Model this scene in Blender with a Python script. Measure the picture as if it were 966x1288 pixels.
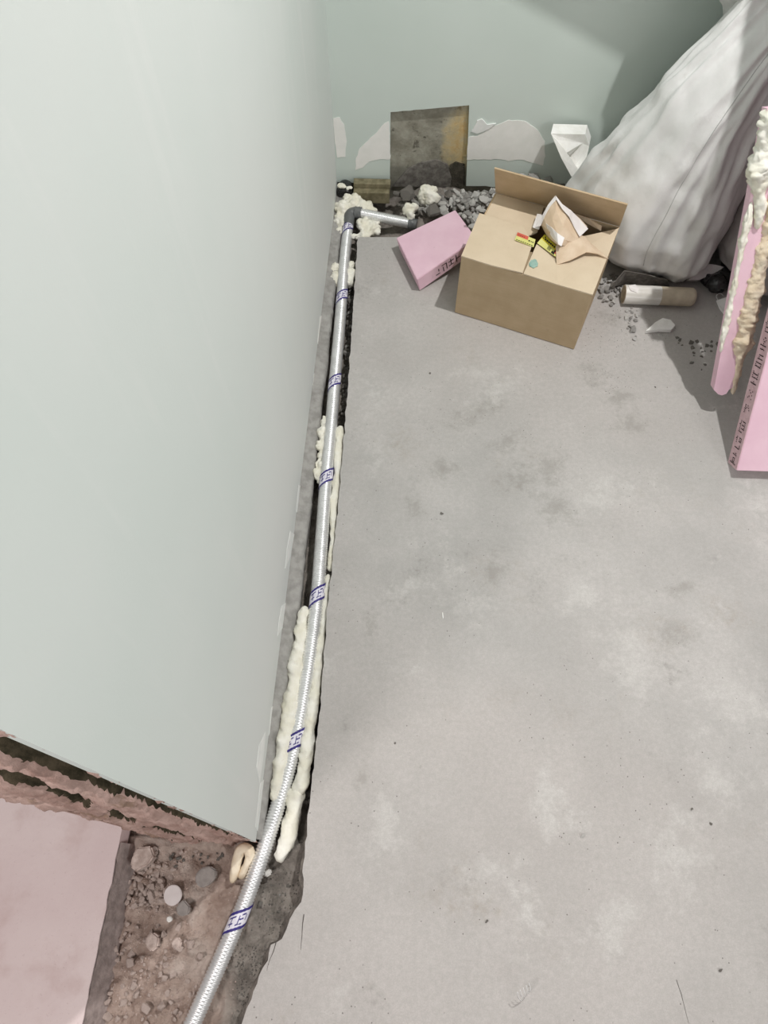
import bpy, bmesh, math, random
from mathutils import Vector, Matrix, noise, Euler
from mathutils.geometry import tessellate_polygon

random.seed(7)
SC = bpy.context.scene
COL = SC.collection
for o in list(bpy.data.objects):
    bpy.data.objects.remove(o)

# ------------------------------------------------------------------ camera
FPX, CX, CY, CAMH = 893.0, 483.0, 644.0, 1.5
PITCH = math.atan2(893.0, 486.0)
YAW = math.radians(2.36)
FW = Vector((-math.sin(YAW) * math.cos(PITCH), math.cos(YAW) * math.cos(PITCH), -math.sin(PITCH)))
RT = Vector((math.cos(YAW), math.sin(YAW), 0))
DN = FW.cross(RT)
cam_d = bpy.data.cameras.new('camera')
cam_d.sensor_fit = 'VERTICAL'
cam_d.sensor_height = 24.0
cam_d.lens = 24.0 * FPX / 1288.0
cam_d.clip_start = 0.02
cam = bpy.data.objects.new('camera', cam_d)
COL.objects.link(cam)
cam.matrix_world = Matrix(((RT.x, -DN.x, -FW.x, 0), (RT.y, -DN.y, -FW.y, 0), (RT.z, -DN.z, -FW.z, CAMH), (0, 0, 0, 1)))
SC.camera = cam

# ------------------------------------------------------------------ world, lamps, exposure
W = bpy.data.worlds.new('world')
SC.world = W
W.use_nodes = True
W.node_tree.nodes['Background'].inputs[0].default_value = (1.0, 0.965, 0.945, 1)
W.node_tree.nodes['Background'].inputs[1].default_value = 0.20


def lamp(name, loc, target, size, power, col):
    d = bpy.data.lights.new(name, 'AREA')
    d.shape = 'DISK'
    d.size = size
    d.energy = power
    d.color = col
    o = bpy.data.objects.new(name, d)
    COL.objects.link(o)
    o.location = loc
    o.rotation_euler = (Vector(target) - Vector(loc)).to_track_quat('-Z', 'Y').to_euler()
    return o


LAMP = Vector((0.81, 1.19, 2.6))
lamp('ceiling_lamp', LAMP, (0.35, 1.0, 0), 0.05, 40, (1.0, 0.985, 0.965))
lamp('hall_lamp', (-0.95, -0.65, 2.2), (-0.35, 0.0, 0), 0.4, 22, (1.0, 0.93, 0.91))
lamp('fill_light', (1.7, -1.5, 1.7), (-0.25, 0.7, 0.35), 1.3, 26, (1.0, 0.985, 0.97))  # large soft fill, added to even out the left wall
SC.view_settings.view_transform = 'Standard'
SC.view_settings.look = 'None'
SC.view_settings.gamma = 1.0
SC.view_settings.use_curve_mapping = False
SC.view_settings.exposure = 0.0


def G(x, y, z=0.0):
    """point at height z seen at the photograph's pixel"""
    d = FW + RT * ((x - CX) / FPX) + DN * ((y - CY) / FPX)
    return Vector((0, 0, CAMH)) + d * ((z - CAMH) / d.z)


def GY(x, y, Y):
    d = FW + RT * ((x - CX) / FPX) + DN * ((y - CY) / FPX)
    return Vector((0, 0, CAMH)) + d * (Y / d.y)


# ------------------------------------------------------------------ materials
def srgb(r, g, b):
    f = lambda c: (c / 255.0 / 12.92) if c / 255.0 <= 0.04045 else ((c / 255.0 + 0.055) / 1.055) ** 2.4
    return (f(r), f(g), f(b), 1)


class NT:
    def __init__(self, name):
        self.m = bpy.data.materials.new(name)
        self.m.use_nodes = True
        self.t = self.m.node_tree
        self.b = self.t.nodes['Principled BSDF']
        self.co = self.t.nodes.new('ShaderNodeTexCoord').outputs['Object']

    def n(self, typ, **kw):
        nd = self.t.nodes.new(typ)
        for k, v in kw.items():
            if hasattr(nd, k):
                setattr(nd, k, v)
        return nd

    def link(self, a, b):
        self.t.links.new(a, b)

    def noise(self, scale, detail=4, rough=0.55, vec=None, off=0.0, dist=0.0):
        v = vec or self.co
        if off or isinstance(scale, tuple):
            mp = self.n('ShaderNodeMapping')
            self.link(v, mp.inputs[0])
            mp.inputs['Location'].default_value = (off, off * 1.7, off * 0.6)
            if isinstance(scale, tuple):
                mp.inputs['Scale'].default_value = scale
                scale = 1.0
            v = mp.outputs[0]
        nd = self.n('ShaderNodeTexNoise')
        self.link(v, nd.inputs['Vector'])
        nd.inputs['Scale'].default_value = scale
        nd.inputs['Detail'].default_value = detail
        nd.inputs['Roughness'].default_value = rough
        nd.inputs['Distortion'].default_value = dist
        return nd.outputs['Fac']

    def vor(self, scale, feature='F1', vec=None):
        nd = self.n('ShaderNodeTexVoronoi')
        nd.feature = feature
        self.link(vec or self.co, nd.inputs['Vector'])
        nd.inputs['Scale'].default_value = scale
        return nd.outputs['Distance']

    def rng(self, f, a, b, c=0.0, d=1.0, smooth=True):
        nd = self.n('ShaderNodeMapRange')
        if smooth:
            nd.interpolation_type = 'SMOOTHSTEP'
        self.link(f, nd.inputs[0])
        for i, v in enumerate((a, b, c, d)):
            nd.inputs[i + 1].default_value = v
        return nd.outputs[0]

    def math(self, op, a, b):
        nd = self.n('ShaderNodeMath', operation=op)
        for i, v in enumerate((a, b)):
            if isinstance(v, (int, float)):
                nd.inputs[i].default_value = v
            else:
                self.link(v, nd.inputs[i])
        return nd.outputs[0]

    def mix(self, f, a, b):
        nd = self.n('ShaderNodeMix', data_type='RGBA')
        if isinstance(f, (int, float)):
            nd.inputs[0].default_value = f
        else:
            self.link(f, nd.inputs[0])
        for i, v in ((6, a), (7, b)):
            if isinstance(v, tuple):
                nd.inputs[i].default_value = v
            else:
                self.link(v, nd.inputs[i])
        return nd.outputs[2]

    def xyz(self):
        nd = self.n('ShaderNodeSeparateXYZ')
        self.link(self.co, nd.inputs[0])
        return nd.outputs

    def color(self, c):
        if isinstance(c, tuple):
            self.b.inputs['Base Color'].default_value = c
        else:
            self.link(c, self.b.inputs['Base Color'])

    def bump(self, h, strength=0.3, dist=0.002):
        nd = self.n('ShaderNodeBump')
        nd.inputs['Strength'].default_value = strength
        nd.inputs['Distance'].default_value = dist
        self.link(h, nd.inputs['Height'])
        self.link(nd.outputs[0], self.b.inputs['Normal'])

    def done(self, rough=0.8, metal=0.0, spec=0.3):
        self.b.inputs['Roughness'].default_value = rough
        self.b.inputs['Metallic'].default_value = metal
        self.b.inputs['Specular IOR Level'].default_value = spec
        return self.m


def simple(name, c1, c2, scale=30, rough=0.8, metal=0, spec=0.3, bump=0.2, bscale=None, bdist=0.002, detail=5):
    k = NT(name)
    f = k.noise(scale, detail)
    k.color(k.mix(k.rng(f, 0.3, 0.7), c1, c2))
    if bump:
        k.bump(k.noise(bscale or scale * 4, 4), bump, bdist)
    return k.done(rough, metal, spec)


M = {}


def build_materials():
    # pale green wall paint
    k = NT('wall_paint')
    f = k.noise(1.6, 3)
    c = k.mix(k.rng(f, 0.3, 0.7), srgb(206, 215, 210), srgb(213, 219, 215))
    f2 = k.noise((14, 14, 1.2), 4, off=3)
    c = k.mix(k.rng(f2, 0.55, 0.75, 0, 0.35), c, srgb(222, 225, 222))
    dz = k.math('ADD', k.xyz()[2], k.math('MULTIPLY', k.noise(3, 3, off=7), 0.25))
    c = k.mix(k.rng(dz, 0.15, 0.75, 0.6, 0), c, srgb(219, 220, 218))
    k.color(c)
    k.bump(k.noise(260, 3), 0.12, 0.001)
    M['paint'] = k.done(0.6, 0, 0.25)
    k = NT('wall_paint_far')
    f = k.noise(2.2, 3)
    c = k.mix(k.rng(f, 0.3, 0.7), srgb(204, 215, 208), srgb(210, 220, 214))
    k.color(c)
    k.bump(k.noise(260, 3), 0.15, 0.001)
    M['paint2'] = k.done(0.65, 0, 0.2)
    M['plaster'] = simple('bare_plaster', srgb(236, 236, 231), srgb(243, 242, 238), 25, 0.9, bump=0.25, bscale=90)
    M['spackle'] = simple('white_spackle', srgb(226, 229, 226), srgb(236, 237, 234), 40, 0.85, bump=0.3, bscale=70)
    # concrete slab
    k = NT('slab_concrete')
    base = k.mix(k.rng(k.noise(3.3, 6, 0.62), 0.32, 0.68), srgb(177, 175, 172), srgb(196, 193, 190))
    warm = k.mix(k.rng(k.noise(1.1, 3, off=5), 0.35, 0.65, 0, 0.5), base, srgb(192, 185, 181))
    # pale trowel scuffs
    sc = k.math('MULTIPLY', k.rng(k.noise(5.0, 6, 0.62, off=11), 0.56, 0.70), k.rng(k.noise(38, 6, 0.7, off=2), 0.42, 0.62))
    c = k.mix(k.math('MULTIPLY', sc, 0.75), warm, srgb(213, 211, 207))
    # darker smudges
    dk = k.math('MULTIPLY', k.rng(k.noise(6.5, 6, 0.6, off=23), 0.58, 0.74), k.rng(k.noise(70, 6, 0.75, off=8), 0.42, 0.66))
    c = k.mix(k.math('MULTIPLY', dk, 0.7), c, srgb(128, 124, 119))
    # brown dust
    br = k.math('MULTIPLY', k.rng(k.noise(4.2, 5, 0.6, off=37), 0.58, 0.72), k.rng(k.noise(55, 5, 0.7, off=4), 0.4, 0.7))
    c = k.mix(k.math('MULTIPLY', br, 0.5), c, srgb(158, 146, 132))
    # single smudges and scuffs
    def spot(px_, py_, rx, ry, ang, sc_=40, o_=0.0):
        g = G(px_, py_, 0)
        mp = k.n('ShaderNodeMapping')
        mp.vector_type = 'TEXTURE'
        k.link(k.co, mp.inputs[0])
        mp.inputs['Location'].default_value = (g.x, g.y, 0)
        mp.inputs['Rotation'].default_value = (0, 0, ang)
        mp.inputs['Scale'].default_value = (rx, ry, 1)
        ln = k.n('ShaderNodeVectorMath', operation='LENGTH')
        k.link(mp.outputs[0], ln.inputs[0])
        a = k.math('ADD', ln.outputs['Value'], k.math('MULTIPLY', k.math('SUBTRACT', NS[sc_], 0.5), 5.5))
        return k.rng(a, -0.2, 1.2, 1, 0)

    NS = {40: k.noise(22, 8, 0.72, off=13), 41: k.noise(34, 9, 0.8, off=17)}
    lt = None
    for q in ((622, 492, .09, .05, .5), (600, 470, .08, .03, .2), (588, 765, .05, .04, 0), (515, 738, .06, .02, .3), (735, 748, .05, .06, .4), (850, 1075, .06, .10, -.6), (775, 1165, .09, .05, .7),
              (940, 880, .09, .08, 0), (685, 1010, .03, .09, 0), (620, 1090, .07, .03, .4), (960, 640, .05, .10, 0), (760, 620, .12, .05, .3), (905, 985, .05, .08, .5), (480, 1050, .04, .08, 0), (790, 830, .05, .09, .3)):
        f_ = spot(*q)
        lt = f_ if lt is None else k.math('MAXIMUM', lt, f_)
    c = k.mix(k.math('MULTIPLY', lt, 0.55), c, srgb(212, 210, 206))
    dk2 = None
    for q in ((655, 600, .06, .05, .3), (690, 590, .04, .05, 0), (598, 520, .10, .03, .5), (560, 590, .05, .03, 0), (795, 535, .05, .05, 0), (455, 978, .018, .024, 0), (465, 790, .02, .05, 0), (620, 722, .03, .05, -.4),
              (700, 640, .05, .05, .2), (860, 740, .06, .02, .3), (780, 500, .05, .03, .2), (640, 555, .06, .03, .6), (520, 640, .03, .03, 0), (770, 400, .05, .03, 0), (745, 470, .04, .05, 0), (850, 800, .05, .04, .2)):
        f_ = spot(*q, sc_=41)
        dk2 = f_ if dk2 is None else k.math('MAXIMUM', dk2, f_)
    c = k.mix(k.math('MULTIPLY', dk2, 0.42), c, srgb(132, 128, 120))
    # fine sand grain and pits
    g2 = k.rng(k.noise(95, 10, 0.82, off=41), 0.36, 0.62)
    c = k.mix(k.math('MULTIPLY', g2, 0.30), c, srgb(150, 147, 142))
    g3 = k.rng(k.noise(150, 8, 0.8, off=47), 0.60, 0.70)
    c = k.mix(k.math('MULTIPLY', g3, 0.40), c, srgb(126, 122, 116))
    gr = k.rng(k.noise(420, 3, 0.7), 0.3, 0.7)
    c = k.mix(k.math('MULTIPLY', gr, 0.24), c, srgb(140, 137, 133))
    pit = k.math('MULTIPLY', k.rng(k.vor(62), 0.05, 0.10, 1, 0), k.rng(k.noise(5.5, 3, off=31), 0.46, 0.56))
    c = k.mix(k.math('MULTIPLY', pit, 0.75), c, srgb(96, 92, 88))
    k.color(c)
    hh = k.math('ADD', k.math('MULTIPLY', k.noise(160, 5, 0.7), 0.4), k.math('SUBTRACT', k.math('MULTIPLY', k.noise(9, 5), 0.8), pit))
    k.bump(hh, 0.35, 0.003)
    M['slab'] = k.done(0.85, 0, 0.25)
    # broken slab edge
    M['slab_edge'] = simple('broken_concrete', srgb(104, 99, 94), srgb(146, 138, 130), 60, 0.95, bump=0.8, bscale=140, bdist=0.006)
    # subsoil, brown in the doorway and grey along the trench
    k = NT('subsoil')
    x = k.xyz()
    t = k.rng(k.math('ADD', x[1], k.math('MULTIPLY', k.noise(9, 3), 0.10)), 0.08, 0.28)
    t2 = k.rng(k.math('ADD', x[0], k.math('MULTIPLY', k.noise(12, 3, off=4), 0.10)), -0.26, -0.20)
    t = k.math('MAXIMUM', t, t2)
    br = k.mix(k.rng(k.noise(22, 6, 0.65), 0.3, 0.7), srgb(166, 144, 132), srgb(208, 188, 176))
    br = k.mix(k.rng(k.noise(7, 4, off=9), 0.5, 0.68, 0, 0.8), br, srgb(216, 202, 192))
    gy = k.mix(k.rng(k.noise(26, 6, 0.65, off=3), 0.3, 0.7), srgb(124, 118, 111), srgb(172, 164, 156))
    k.color(k.mix(t, br, gy))
    k.bump(k.noise(150, 6, 0.7), 0.9, 0.008)
    M['soil'] = k.done(0.97, 0, 0.15)
    M['mortar'] = simple('grey_mortar', srgb(140, 138, 134), srgb(166, 164, 160), 45, 0.95, bump=0.4, bscale=200, bdist=0.002)
    # dirty bare concrete of the cut-out with rust bloom
    k = NT('stained_concrete')
    x = k.xyz()
    c = k.mix(k.rng(k.noise(16, 6, 0.65), 0.3, 0.7), srgb(134, 131, 118), srgb(172, 170, 157))
    d = k.rng(k.noise(24, 5, 0.7, off=6), 0.56, 0.68)
    c = k.mix(k.math('MULTIPLY', d, 0.8), c, srgb(66, 62, 52))
    # rust bloom near the right hand side
    dx = k.math('SUBTRACT', x[0], 0.148)
    dz = k.math('SUBTRACT', x[2], 0.155)
    rr = k.math('ADD', k.math('MULTIPLY', k.math('MULTIPLY', dx, dx), 260), k.math('MULTIPLY', k.math('MULTIPLY', dz, dz), 75))
    rr = k.math('ADD', rr, k.math('MULTIPLY', k.math('SUBTRACT', k.noise(26, 5, 0.7, off=2), 0.5), 2.0))
    c = k.mix(k.rng(rr, -0.3, 1.2, 0.95, 0), c, srgb(214, 192, 140))
    c = k.mix(k.rng(rr, -0.6, 0.4, 0.9, 0), c, srgb(172, 120, 58))
    c = k.mix(k.rng(x[2], 0.055, 0.075, 0.55, 0), c, srgb(104, 103, 95))
    k.color(c)
    k.bump(k.noise(90, 6, 0.7), 0.6, 0.004)
    M['stained'] = k.done(0.9, 0, 0.2)
    M['dark_crust'] = simple('dark_crust', srgb(58, 54, 47), srgb(86, 82, 72), 50, 0.9, bump=0.7, bdist=0.005)
    # end of the wall: rough pinkish mortar
    k = NT('jamb_mortar')
    c = k.mix(k.rng(k.noise((40, 40, 9), 6, 0.65), 0.3, 0.7), srgb(168, 138, 128), srgb(206, 178, 168))
    c = k.mix(k.rng(k.noise((28, 28, 5), 5, 0.65, off=5), 0.56, 0.66, 0, 0.7), c, srgb(150, 126, 106))
    k.color(c)
    k.bump(k.noise((90, 90, 30), 6, 0.7), 0.7, 0.006)
    M['jamb'] = k.done(1.0, 0, 0.0)
    k = NT('jamb_groove_shade')  # dark tone painted in for the shade inside the grooves
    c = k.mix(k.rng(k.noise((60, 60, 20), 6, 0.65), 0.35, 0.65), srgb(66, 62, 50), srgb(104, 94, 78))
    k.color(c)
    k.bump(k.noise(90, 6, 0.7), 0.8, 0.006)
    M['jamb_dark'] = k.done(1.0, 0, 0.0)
    # expanding foam
    k = NT('expanding_foam')
    c = k.mix(k.rng(k.noise(24, 5), 0.3, 0.7), srgb(228, 224, 206), srgb(240, 238, 228))
    c = k.mix(k.rng(k.noise(60, 5, 0.7, off=3), 0.60, 0.72, 0, 0.5), c, srgb(190, 180, 158))
    k.color(c)
    k.bump(k.noise(110, 4), 0.35, 0.004)
    M['foam'] = k.done(0.75, 0, 0.25)
    k = NT('aged_foam')
    c = k.mix(k.rng(k.noise(30, 5), 0.3, 0.7), srgb(222, 204, 176), srgb(234, 222, 200))
    c = k.mix(k.rng(k.noise(70, 5, 0.7, off=3), 0.58, 0.7, 0, 0.6), c, srgb(186, 160, 134))
    k.color(c)
    k.bump(k.noise(110, 4), 0.4, 0.004)
    M['foam_tan'] = k.done(0.8, 0, 0.2)
    # pink extruded polystyrene
    k = NT('pink_polystyrene')
    c = k.mix(k.rng(k.noise(14, 4), 0.3, 0.7), srgb(224, 188, 203), srgb(231, 198, 211))
    c = k.mix(k.rng(k.noise(90, 5, 0.7, off=6), 0.62, 0.74, 0, 0.35), c, srgb(186, 150, 160))
    k.color(c)
    k.bump(k.noise(200, 3), 0.15, 0.001)
    M['xps'] = k.done(0.7, 0, 0.25)
    k = NT('dusty_pink_polystyrene')
    c = k.mix(k.rng(k.noise(4, 5), 0.3, 0.7), srgb(218, 199, 198), srgb(228, 212, 210))
    c = k.mix(k.rng(k.noise(9, 5, 0.6, off=4), 0.52, 0.72, 0, 0.55), c, srgb(202, 178, 174))
    c = k.mix(k.rng(k.noise(240, 3, 0.7, off=6), 0.6, 0.75, 0, 0.35), c, srgb(180, 156, 154))
    k.color(c)
    k.bump(k.noise(120, 4), 0.3, 0.002)
    M['xps_dusty'] = k.done(0.85, 0, 0.2)
    k = NT('cut_polystyrene_edge')
    c = k.mix(k.rng(k.noise(60, 5), 0.3, 0.7), srgb(196, 166, 172), srgb(212, 184, 190))
    k.color(c)
    k.bump(k.noise(200, 4), 0.4, 0.002)
    M['xps_edge'] = k.done(0.9, 0, 0.2)
    M['dusty_edge'] = simple('dusty_cut_edge', srgb(150, 138, 134), srgb(182, 168, 164), 60, 0.95, bump=0.6, bscale=120, bdist=0.003)
    M['ink'] = simple('black_ink', srgb(48, 34, 36), srgb(62, 46, 48), 40, 0.8, bump=0)
    M['blue_ink'] = simple('blue_print', srgb(52, 44, 112), srgb(66, 58, 132), 60, 0.5, bump=0)
    M['white_print'] = simple('white_print', srgb(216, 214, 226), srgb(232, 230, 238), 60, 0.5, bump=0)
    # galvanised flexible conduit
    k = NT('galvanised_conduit')
    c = k.mix(k.rng(k.noise(40, 4), 0.3, 0.7), srgb(224, 225, 225), srgb(240, 241, 241))
    k.color(c)
    k.bump(k.noise(500, 3), 0.15, 0.0006)
    M['conduit'] = k.done(0.34, 0.6, 0.5)
    M['fitting'] = simple('grey_fitting', srgb(88, 90, 90), srgb(112, 114, 114), 50, 0.45, bump=0.15, spec=0.5)
    # cardboard
    k = NT('cardboard')
    c = k.mix(k.rng(k.noise(18, 4), 0.3, 0.7), srgb(184, 162, 131), srgb(194, 172, 141))
    c = k.mix(k.rng(k.noise((6, 6, 220), 4, 0.6), 0.4, 0.7, 0, 0.25), c, srgb(178, 154, 122))
    c = k.mix(k.rng(k.noise(260, 3, off=2), 0.58, 0.75, 0, 0.3), c, srgb(164, 142, 112))
    c = k.mix(k.rng(k.noise(12, 5, 0.7, off=9), 0.64, 0.74, 0, 0.4), c, srgb(140, 120, 92))
    k.color(c)
    k.bump(k.noise((30, 30, 400), 3), 0.08, 0.001)
    M['card'] = k.done(0.85, 0, 0.2)
    k = NT('cardboard_flap')
    c = k.mix(k.rng(k.noise(10, 4), 0.3, 0.7), srgb(208, 190, 164), srgb(216, 199, 174))
    c = k.mix(k.rng(k.noise(200, 3, off=2), 0.58, 0.75, 0, 0.22), c, srgb(186, 164, 136))
    k.color(c)
    M['card_top'] = k.done(0.8, 0, 0.25)
    M['paper'] = simple('kraft_paper', srgb(206, 182, 154), srgb(220, 200, 176), 24, 0.75, bump=0.2, bscale=60)
    M['paper_white'] = simple('white_paper', srgb(232, 226, 224), srgb(243, 240, 238), 24, 0.45, spec=0.4, bump=0.15)
    M['yellow'] = simple('yellow_label', srgb(214, 200, 60), srgb(224, 210, 76), 30, 0.4, bump=0)
    M['pale_yellow'] = simple('pale_yellow_label', srgb(214, 212, 128), srgb(222, 220, 142), 30, 0.4, bump=0)
    M['red'] = simple('red_label', srgb(206, 98, 80), srgb(214, 110, 92), 30, 0.4, bump=0)
    M['black'] = simple('black_print', srgb(34, 32, 30), srgb(44, 42, 38), 30, 0.5, bump=0)
    M['teal'] = simple('teal_paint', srgb(120, 160, 150), srgb(160, 188, 176), 60, 0.5, bump=0.3)
    # woven sack
    k = NT('white_woven_sack')
    c = k.mix(k.rng(k.noise(9, 5), 0.3, 0.7), srgb(220, 220, 218), srgb(234, 233, 232))
    c = k.mix(k.rng(k.noise(26, 5, 0.65, off=4), 0.56, 0.75, 0, 0.35), c, srgb(206, 203, 198))
    k.color(c)
    wv = k.n('ShaderNodeTexWave')
    k.link(k.co, wv.inputs[0])
    wv.inputs['Scale'].default_value = 130
    h = k.math('ADD', k.math('MULTIPLY', wv.outputs['Fac'], 0.04), k.math('MULTIPLY', k.noise(20, 3, 0.5), 0.6))
    h = k.math('ADD', h, k.math('MULTIPLY', k.rng(k.math('ABSOLUTE', k.math('SUBTRACT', k.noise((9, 9, 3.2), 1, 0.4, off=5), 0.5), 0), 0.0, 0.10), 0.55))
    k.bump(h, 0.45, 0.008)
    M['sack'] = k.done(0.55, 0, 0.35)
    M['sack_seam'] = simple('sack_seam', srgb(186, 186, 184), srgb(196, 196, 194), 50, 0.7, bump=0)
    k = NT('shaded_sack')  # white sack cloth, greyed to carry the shade it stands in
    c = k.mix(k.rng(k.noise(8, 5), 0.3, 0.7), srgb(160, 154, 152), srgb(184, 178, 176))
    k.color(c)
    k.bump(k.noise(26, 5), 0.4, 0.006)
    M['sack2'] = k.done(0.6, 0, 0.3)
    M['black_plastic'] = simple('black_plastic', srgb(34, 34, 34), srgb(52, 52, 52), 20, 0.25, spec=0.5, bump=0.4, bscale=30, bdist=0.004)
    # rubble
    M['rock'] = simple('grey_rubble', srgb(132, 130, 126), srgb(176, 173, 169), 70, 0.95, bump=0.6, bscale=200, bdist=0.003)
    M['rock_dark'] = simple('dark_rubble', srgb(98, 94, 89), srgb(134, 130, 124), 70, 0.95, bump=0.6, bscale=200, bdist=0.003)
    M['rock_light'] = simple('pale_rubble', srgb(176, 174, 170), srgb(204, 202, 197), 70, 0.95, bump=0.5, bscale=200, bdist=0.003)
    M['rock_brown'] = simple('brown_rubble', srgb(172, 154, 145), srgb(214, 198, 189), 60, 0.97, bump=0.6, bscale=200, bdist=0.003)
    M['chalk'] = simple('white_plaster_chunk', srgb(236, 235, 230), srgb(246, 245, 242), 40, 0.9, bump=0.4, bscale=120, bdist=0.003)
    M['slate'] = simple('slate_pebble', srgb(146, 140, 136), srgb(168, 161, 156), 60, 0.85, bump=0.25, bscale=160)
    M['disc'] = simple('pale_disc', srgb(214, 205, 203), srgb(222, 214, 212), 50, 0.6, bump=0.05)
    M['brass'] = simple('stained_timber', srgb(104, 98, 74), srgb(142, 134, 108), 40, 0.7, bump=0.3)
    M['tube'] = simple('kraft_tube', srgb(188, 176, 156), srgb(206, 194, 174), 40, 0.7, bump=0.2)
    k = NT('silver_wrap')
    c = k.mix(k.rng(k.noise((8, 60, 60), 4), 0.35, 0.65), srgb(214, 210, 202), srgb(240, 238, 234))
    k.color(c)
    k.bump(k.noise((10, 70, 70), 4), 0.5, 0.004)
    M['wrap'] = k.done(0.35, 0, 0.6)
    M['crack'] = simple('crack_shadow_dirt', srgb(84, 80, 76), srgb(104, 100, 96), 60, 0.95, bump=0)


build_materials()


# ------------------------------------------------------------------ helpers
def mesh_obj(name, me, mat=None, parent=None, smooth=False, mats=None):
    o = bpy.data.objects.new(name, me)
    COL.objects.link(o)
    if parent:
        o.parent = parent
    if mats:
        for m in mats:
            me.materials.append(M[m])
    elif mat:
        me.materials.append(M[mat])
    if smooth:
        for p in me.polygons:
            p.use_smooth = True
    return o


def pydata(name, v, f, mat=None, parent=None, smooth=False, mats=None):
    me = bpy.data.meshes.new(name)
    me.from_pydata([tuple(q) for q in v], [], f)
    me.update()
    return mesh_obj(name, me, mat, parent, smooth, mats)


def from_bm(name, bm, mat, parent=None, smooth=False):
    bmesh.ops.recalc_face_normals(bm, faces=bm.faces[:])
    me = bpy.data.meshes.new(name)
    bm.to_mesh(me)
    bm.free()
    return mesh_obj(name, me, mat, parent, smooth)


def tag(o, label, cat, group=None, kind=None):
    o['label'] = label
    o['category'] = cat
    if group:
        o['group'] = group
    if kind:
        o['kind'] = kind
    return o


def struct(o, label, cat):
    o['kind'] = 'structure'
    o['label'] = label
    o['category'] = cat
    return o


def empty(name, loc, rz=0.0):
    o = bpy.data.objects.new(name, None)
    COL.objects.link(o)
    o.location = loc
    o.rotation_euler = (0, 0, rz)
    o.empty_display_size = 0.05
    return o


def box_bm(x0, x1, y0, y1, z0, z1, bev=0.0):
    bm = bmesh.new()
    bmesh.ops.create_cube(bm, size=1)
    for v in bm.verts:
        v.co = Vector(((x0 + x1) / 2 + v.co.x * (x1 - x0), (y0 + y1) / 2 + v.co.y * (y1 - y0), (z0 + z1) / 2 + v.co.z * (z1 - z0)))
    if bev:
        bmesh.ops.bevel(bm, geom=bm.edges[:], offset=bev, segments=1, affect='EDGES')
    return bm


def prism(name, pts, vec, mat, parent=None, loc=None, bev=0.0):
    """solid from a polygon pushed along vec"""
    loc = Vector(loc) if loc is not None else Vector((0, 0, 0))
    bm = bmesh.new()
    vec = Vector(vec)
    a = [bm.verts.new(Vector(p) - loc) for p in pts]
    b = [bm.verts.new(Vector(p) + vec - loc) for p in pts]
    n = len(pts)
    if n <= 12:
        bm.faces.new(a)
        bm.faces.new(b[::-1])
    else:
        for t in tessellate_polygon([[Vector(p) for p in pts]]):
            bm.faces.new([a[i] for i in t])
            bm.faces.new([b[i] for i in t][::-1])
    for i in range(n):
        bm.faces.new((a[i], b[i], b[(i + 1) % n], a[(i + 1) % n]))
    if bev:
        bmesh.ops.recalc_face_normals(bm, faces=bm.faces[:])
        bmesh.ops.bevel(bm, geom=bm.edges[:], offset=bev, segments=2, affect='EDGES')
    if n > 4:
        bmesh.ops.triangulate(bm, faces=[f for f in bm.faces if len(f.verts) > 4], ngon_method='EAR_CLIP')
    o = from_bm(name, bm, mat, parent)
    o.location = loc
    return o


def nz(x, y=0.0, z=0.0, s=1.0, off=0.0):
    return noise.noise(Vector((x * s + off, y * s + off * 1.3, z * s - off)))


def frames(pts):
    """parallel-transport frames for a polyline"""
    n = len(pts)
    tg = []
    for i in range(n):
        a = pts[max(0, i - 1)]
        b = pts[min(n - 1, i + 1)]
        tg.append((b - a).normalized())
    up = Vector((0, 0, 1))
    if abs(tg[0].dot(up)) > 0.95:
        up = Vector((1, 0, 0))
    s = tg[0].cross(up).normalized()
    out = []
    for t in tg:
        s = (s - t * s.dot(t)).normalized()
        out.append((t, s, s.cross(t).normalized()))
    return out


def resample(pts, step):
    """Catmull-Rom through control points, even steps"""
    P = [Vector(p) for p in pts]
    P = [P[0] * 2 - P[1]] + P + [P[-1] * 2 - P[-2]]
    fine = []
    for i in range(1, len(P) - 2):
        p0, p1, p2, p3 = P[i - 1:i + 3]
        for k in range(40):
            t = k / 40
            fine.append(0.5 * ((2 * p1) + (p2 - p0) * t + (2 * p0 - 5 * p1 + 4 * p2 - p3) * t * t + (3 * p1 - p0 - 3 * p2 + p3) * t ** 3))
    fine.append(P[-2])
    out = [fine[0].copy()]
    acc = 0.0
    for a, b in zip(fine, fine[1:]):
        L = (b - a).length
        pos = 0.0
        while L > 0 and acc + (L - pos) >= step:
            pos += step - acc
            acc = 0.0
            out.append(a.lerp(b, min(1, pos / L)))
        acc += L - pos
    return out


def sweep(name, pts, rad, sides, mat, parent=None, smooth=True, cap=True, loc=None):
    """tube along pts; rad(i, k, point) gives the radius"""
    loc = Vector(loc) if loc is not None else Vector((0, 0, 0))
    fr = frames(pts)
    v, f = [], []
    for i, (p, (t, s, u)) in enumerate(zip(pts, fr)):
        for k in range(sides):
            a = 2 * math.pi * k / sides
            v.append(p + (s * math.cos(a) + u * math.sin(a)) * rad(i, k, p) - loc)
    n = len(pts)
    for i in range(n - 1):
        for k in range(sides):
            k2 = (k + 1) % sides
            f.append((i * sides + k, i * sides + k2, (i + 1) * sides + k2, (i + 1) * sides + k))
    if cap:
        f.append(tuple(range(sides))[::-1])
        f.append(tuple(range((n - 1) * sides, n * sides)))
    o = pydata(name, v, f, mat, parent, smooth)
    o.location = loc
    return o


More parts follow.
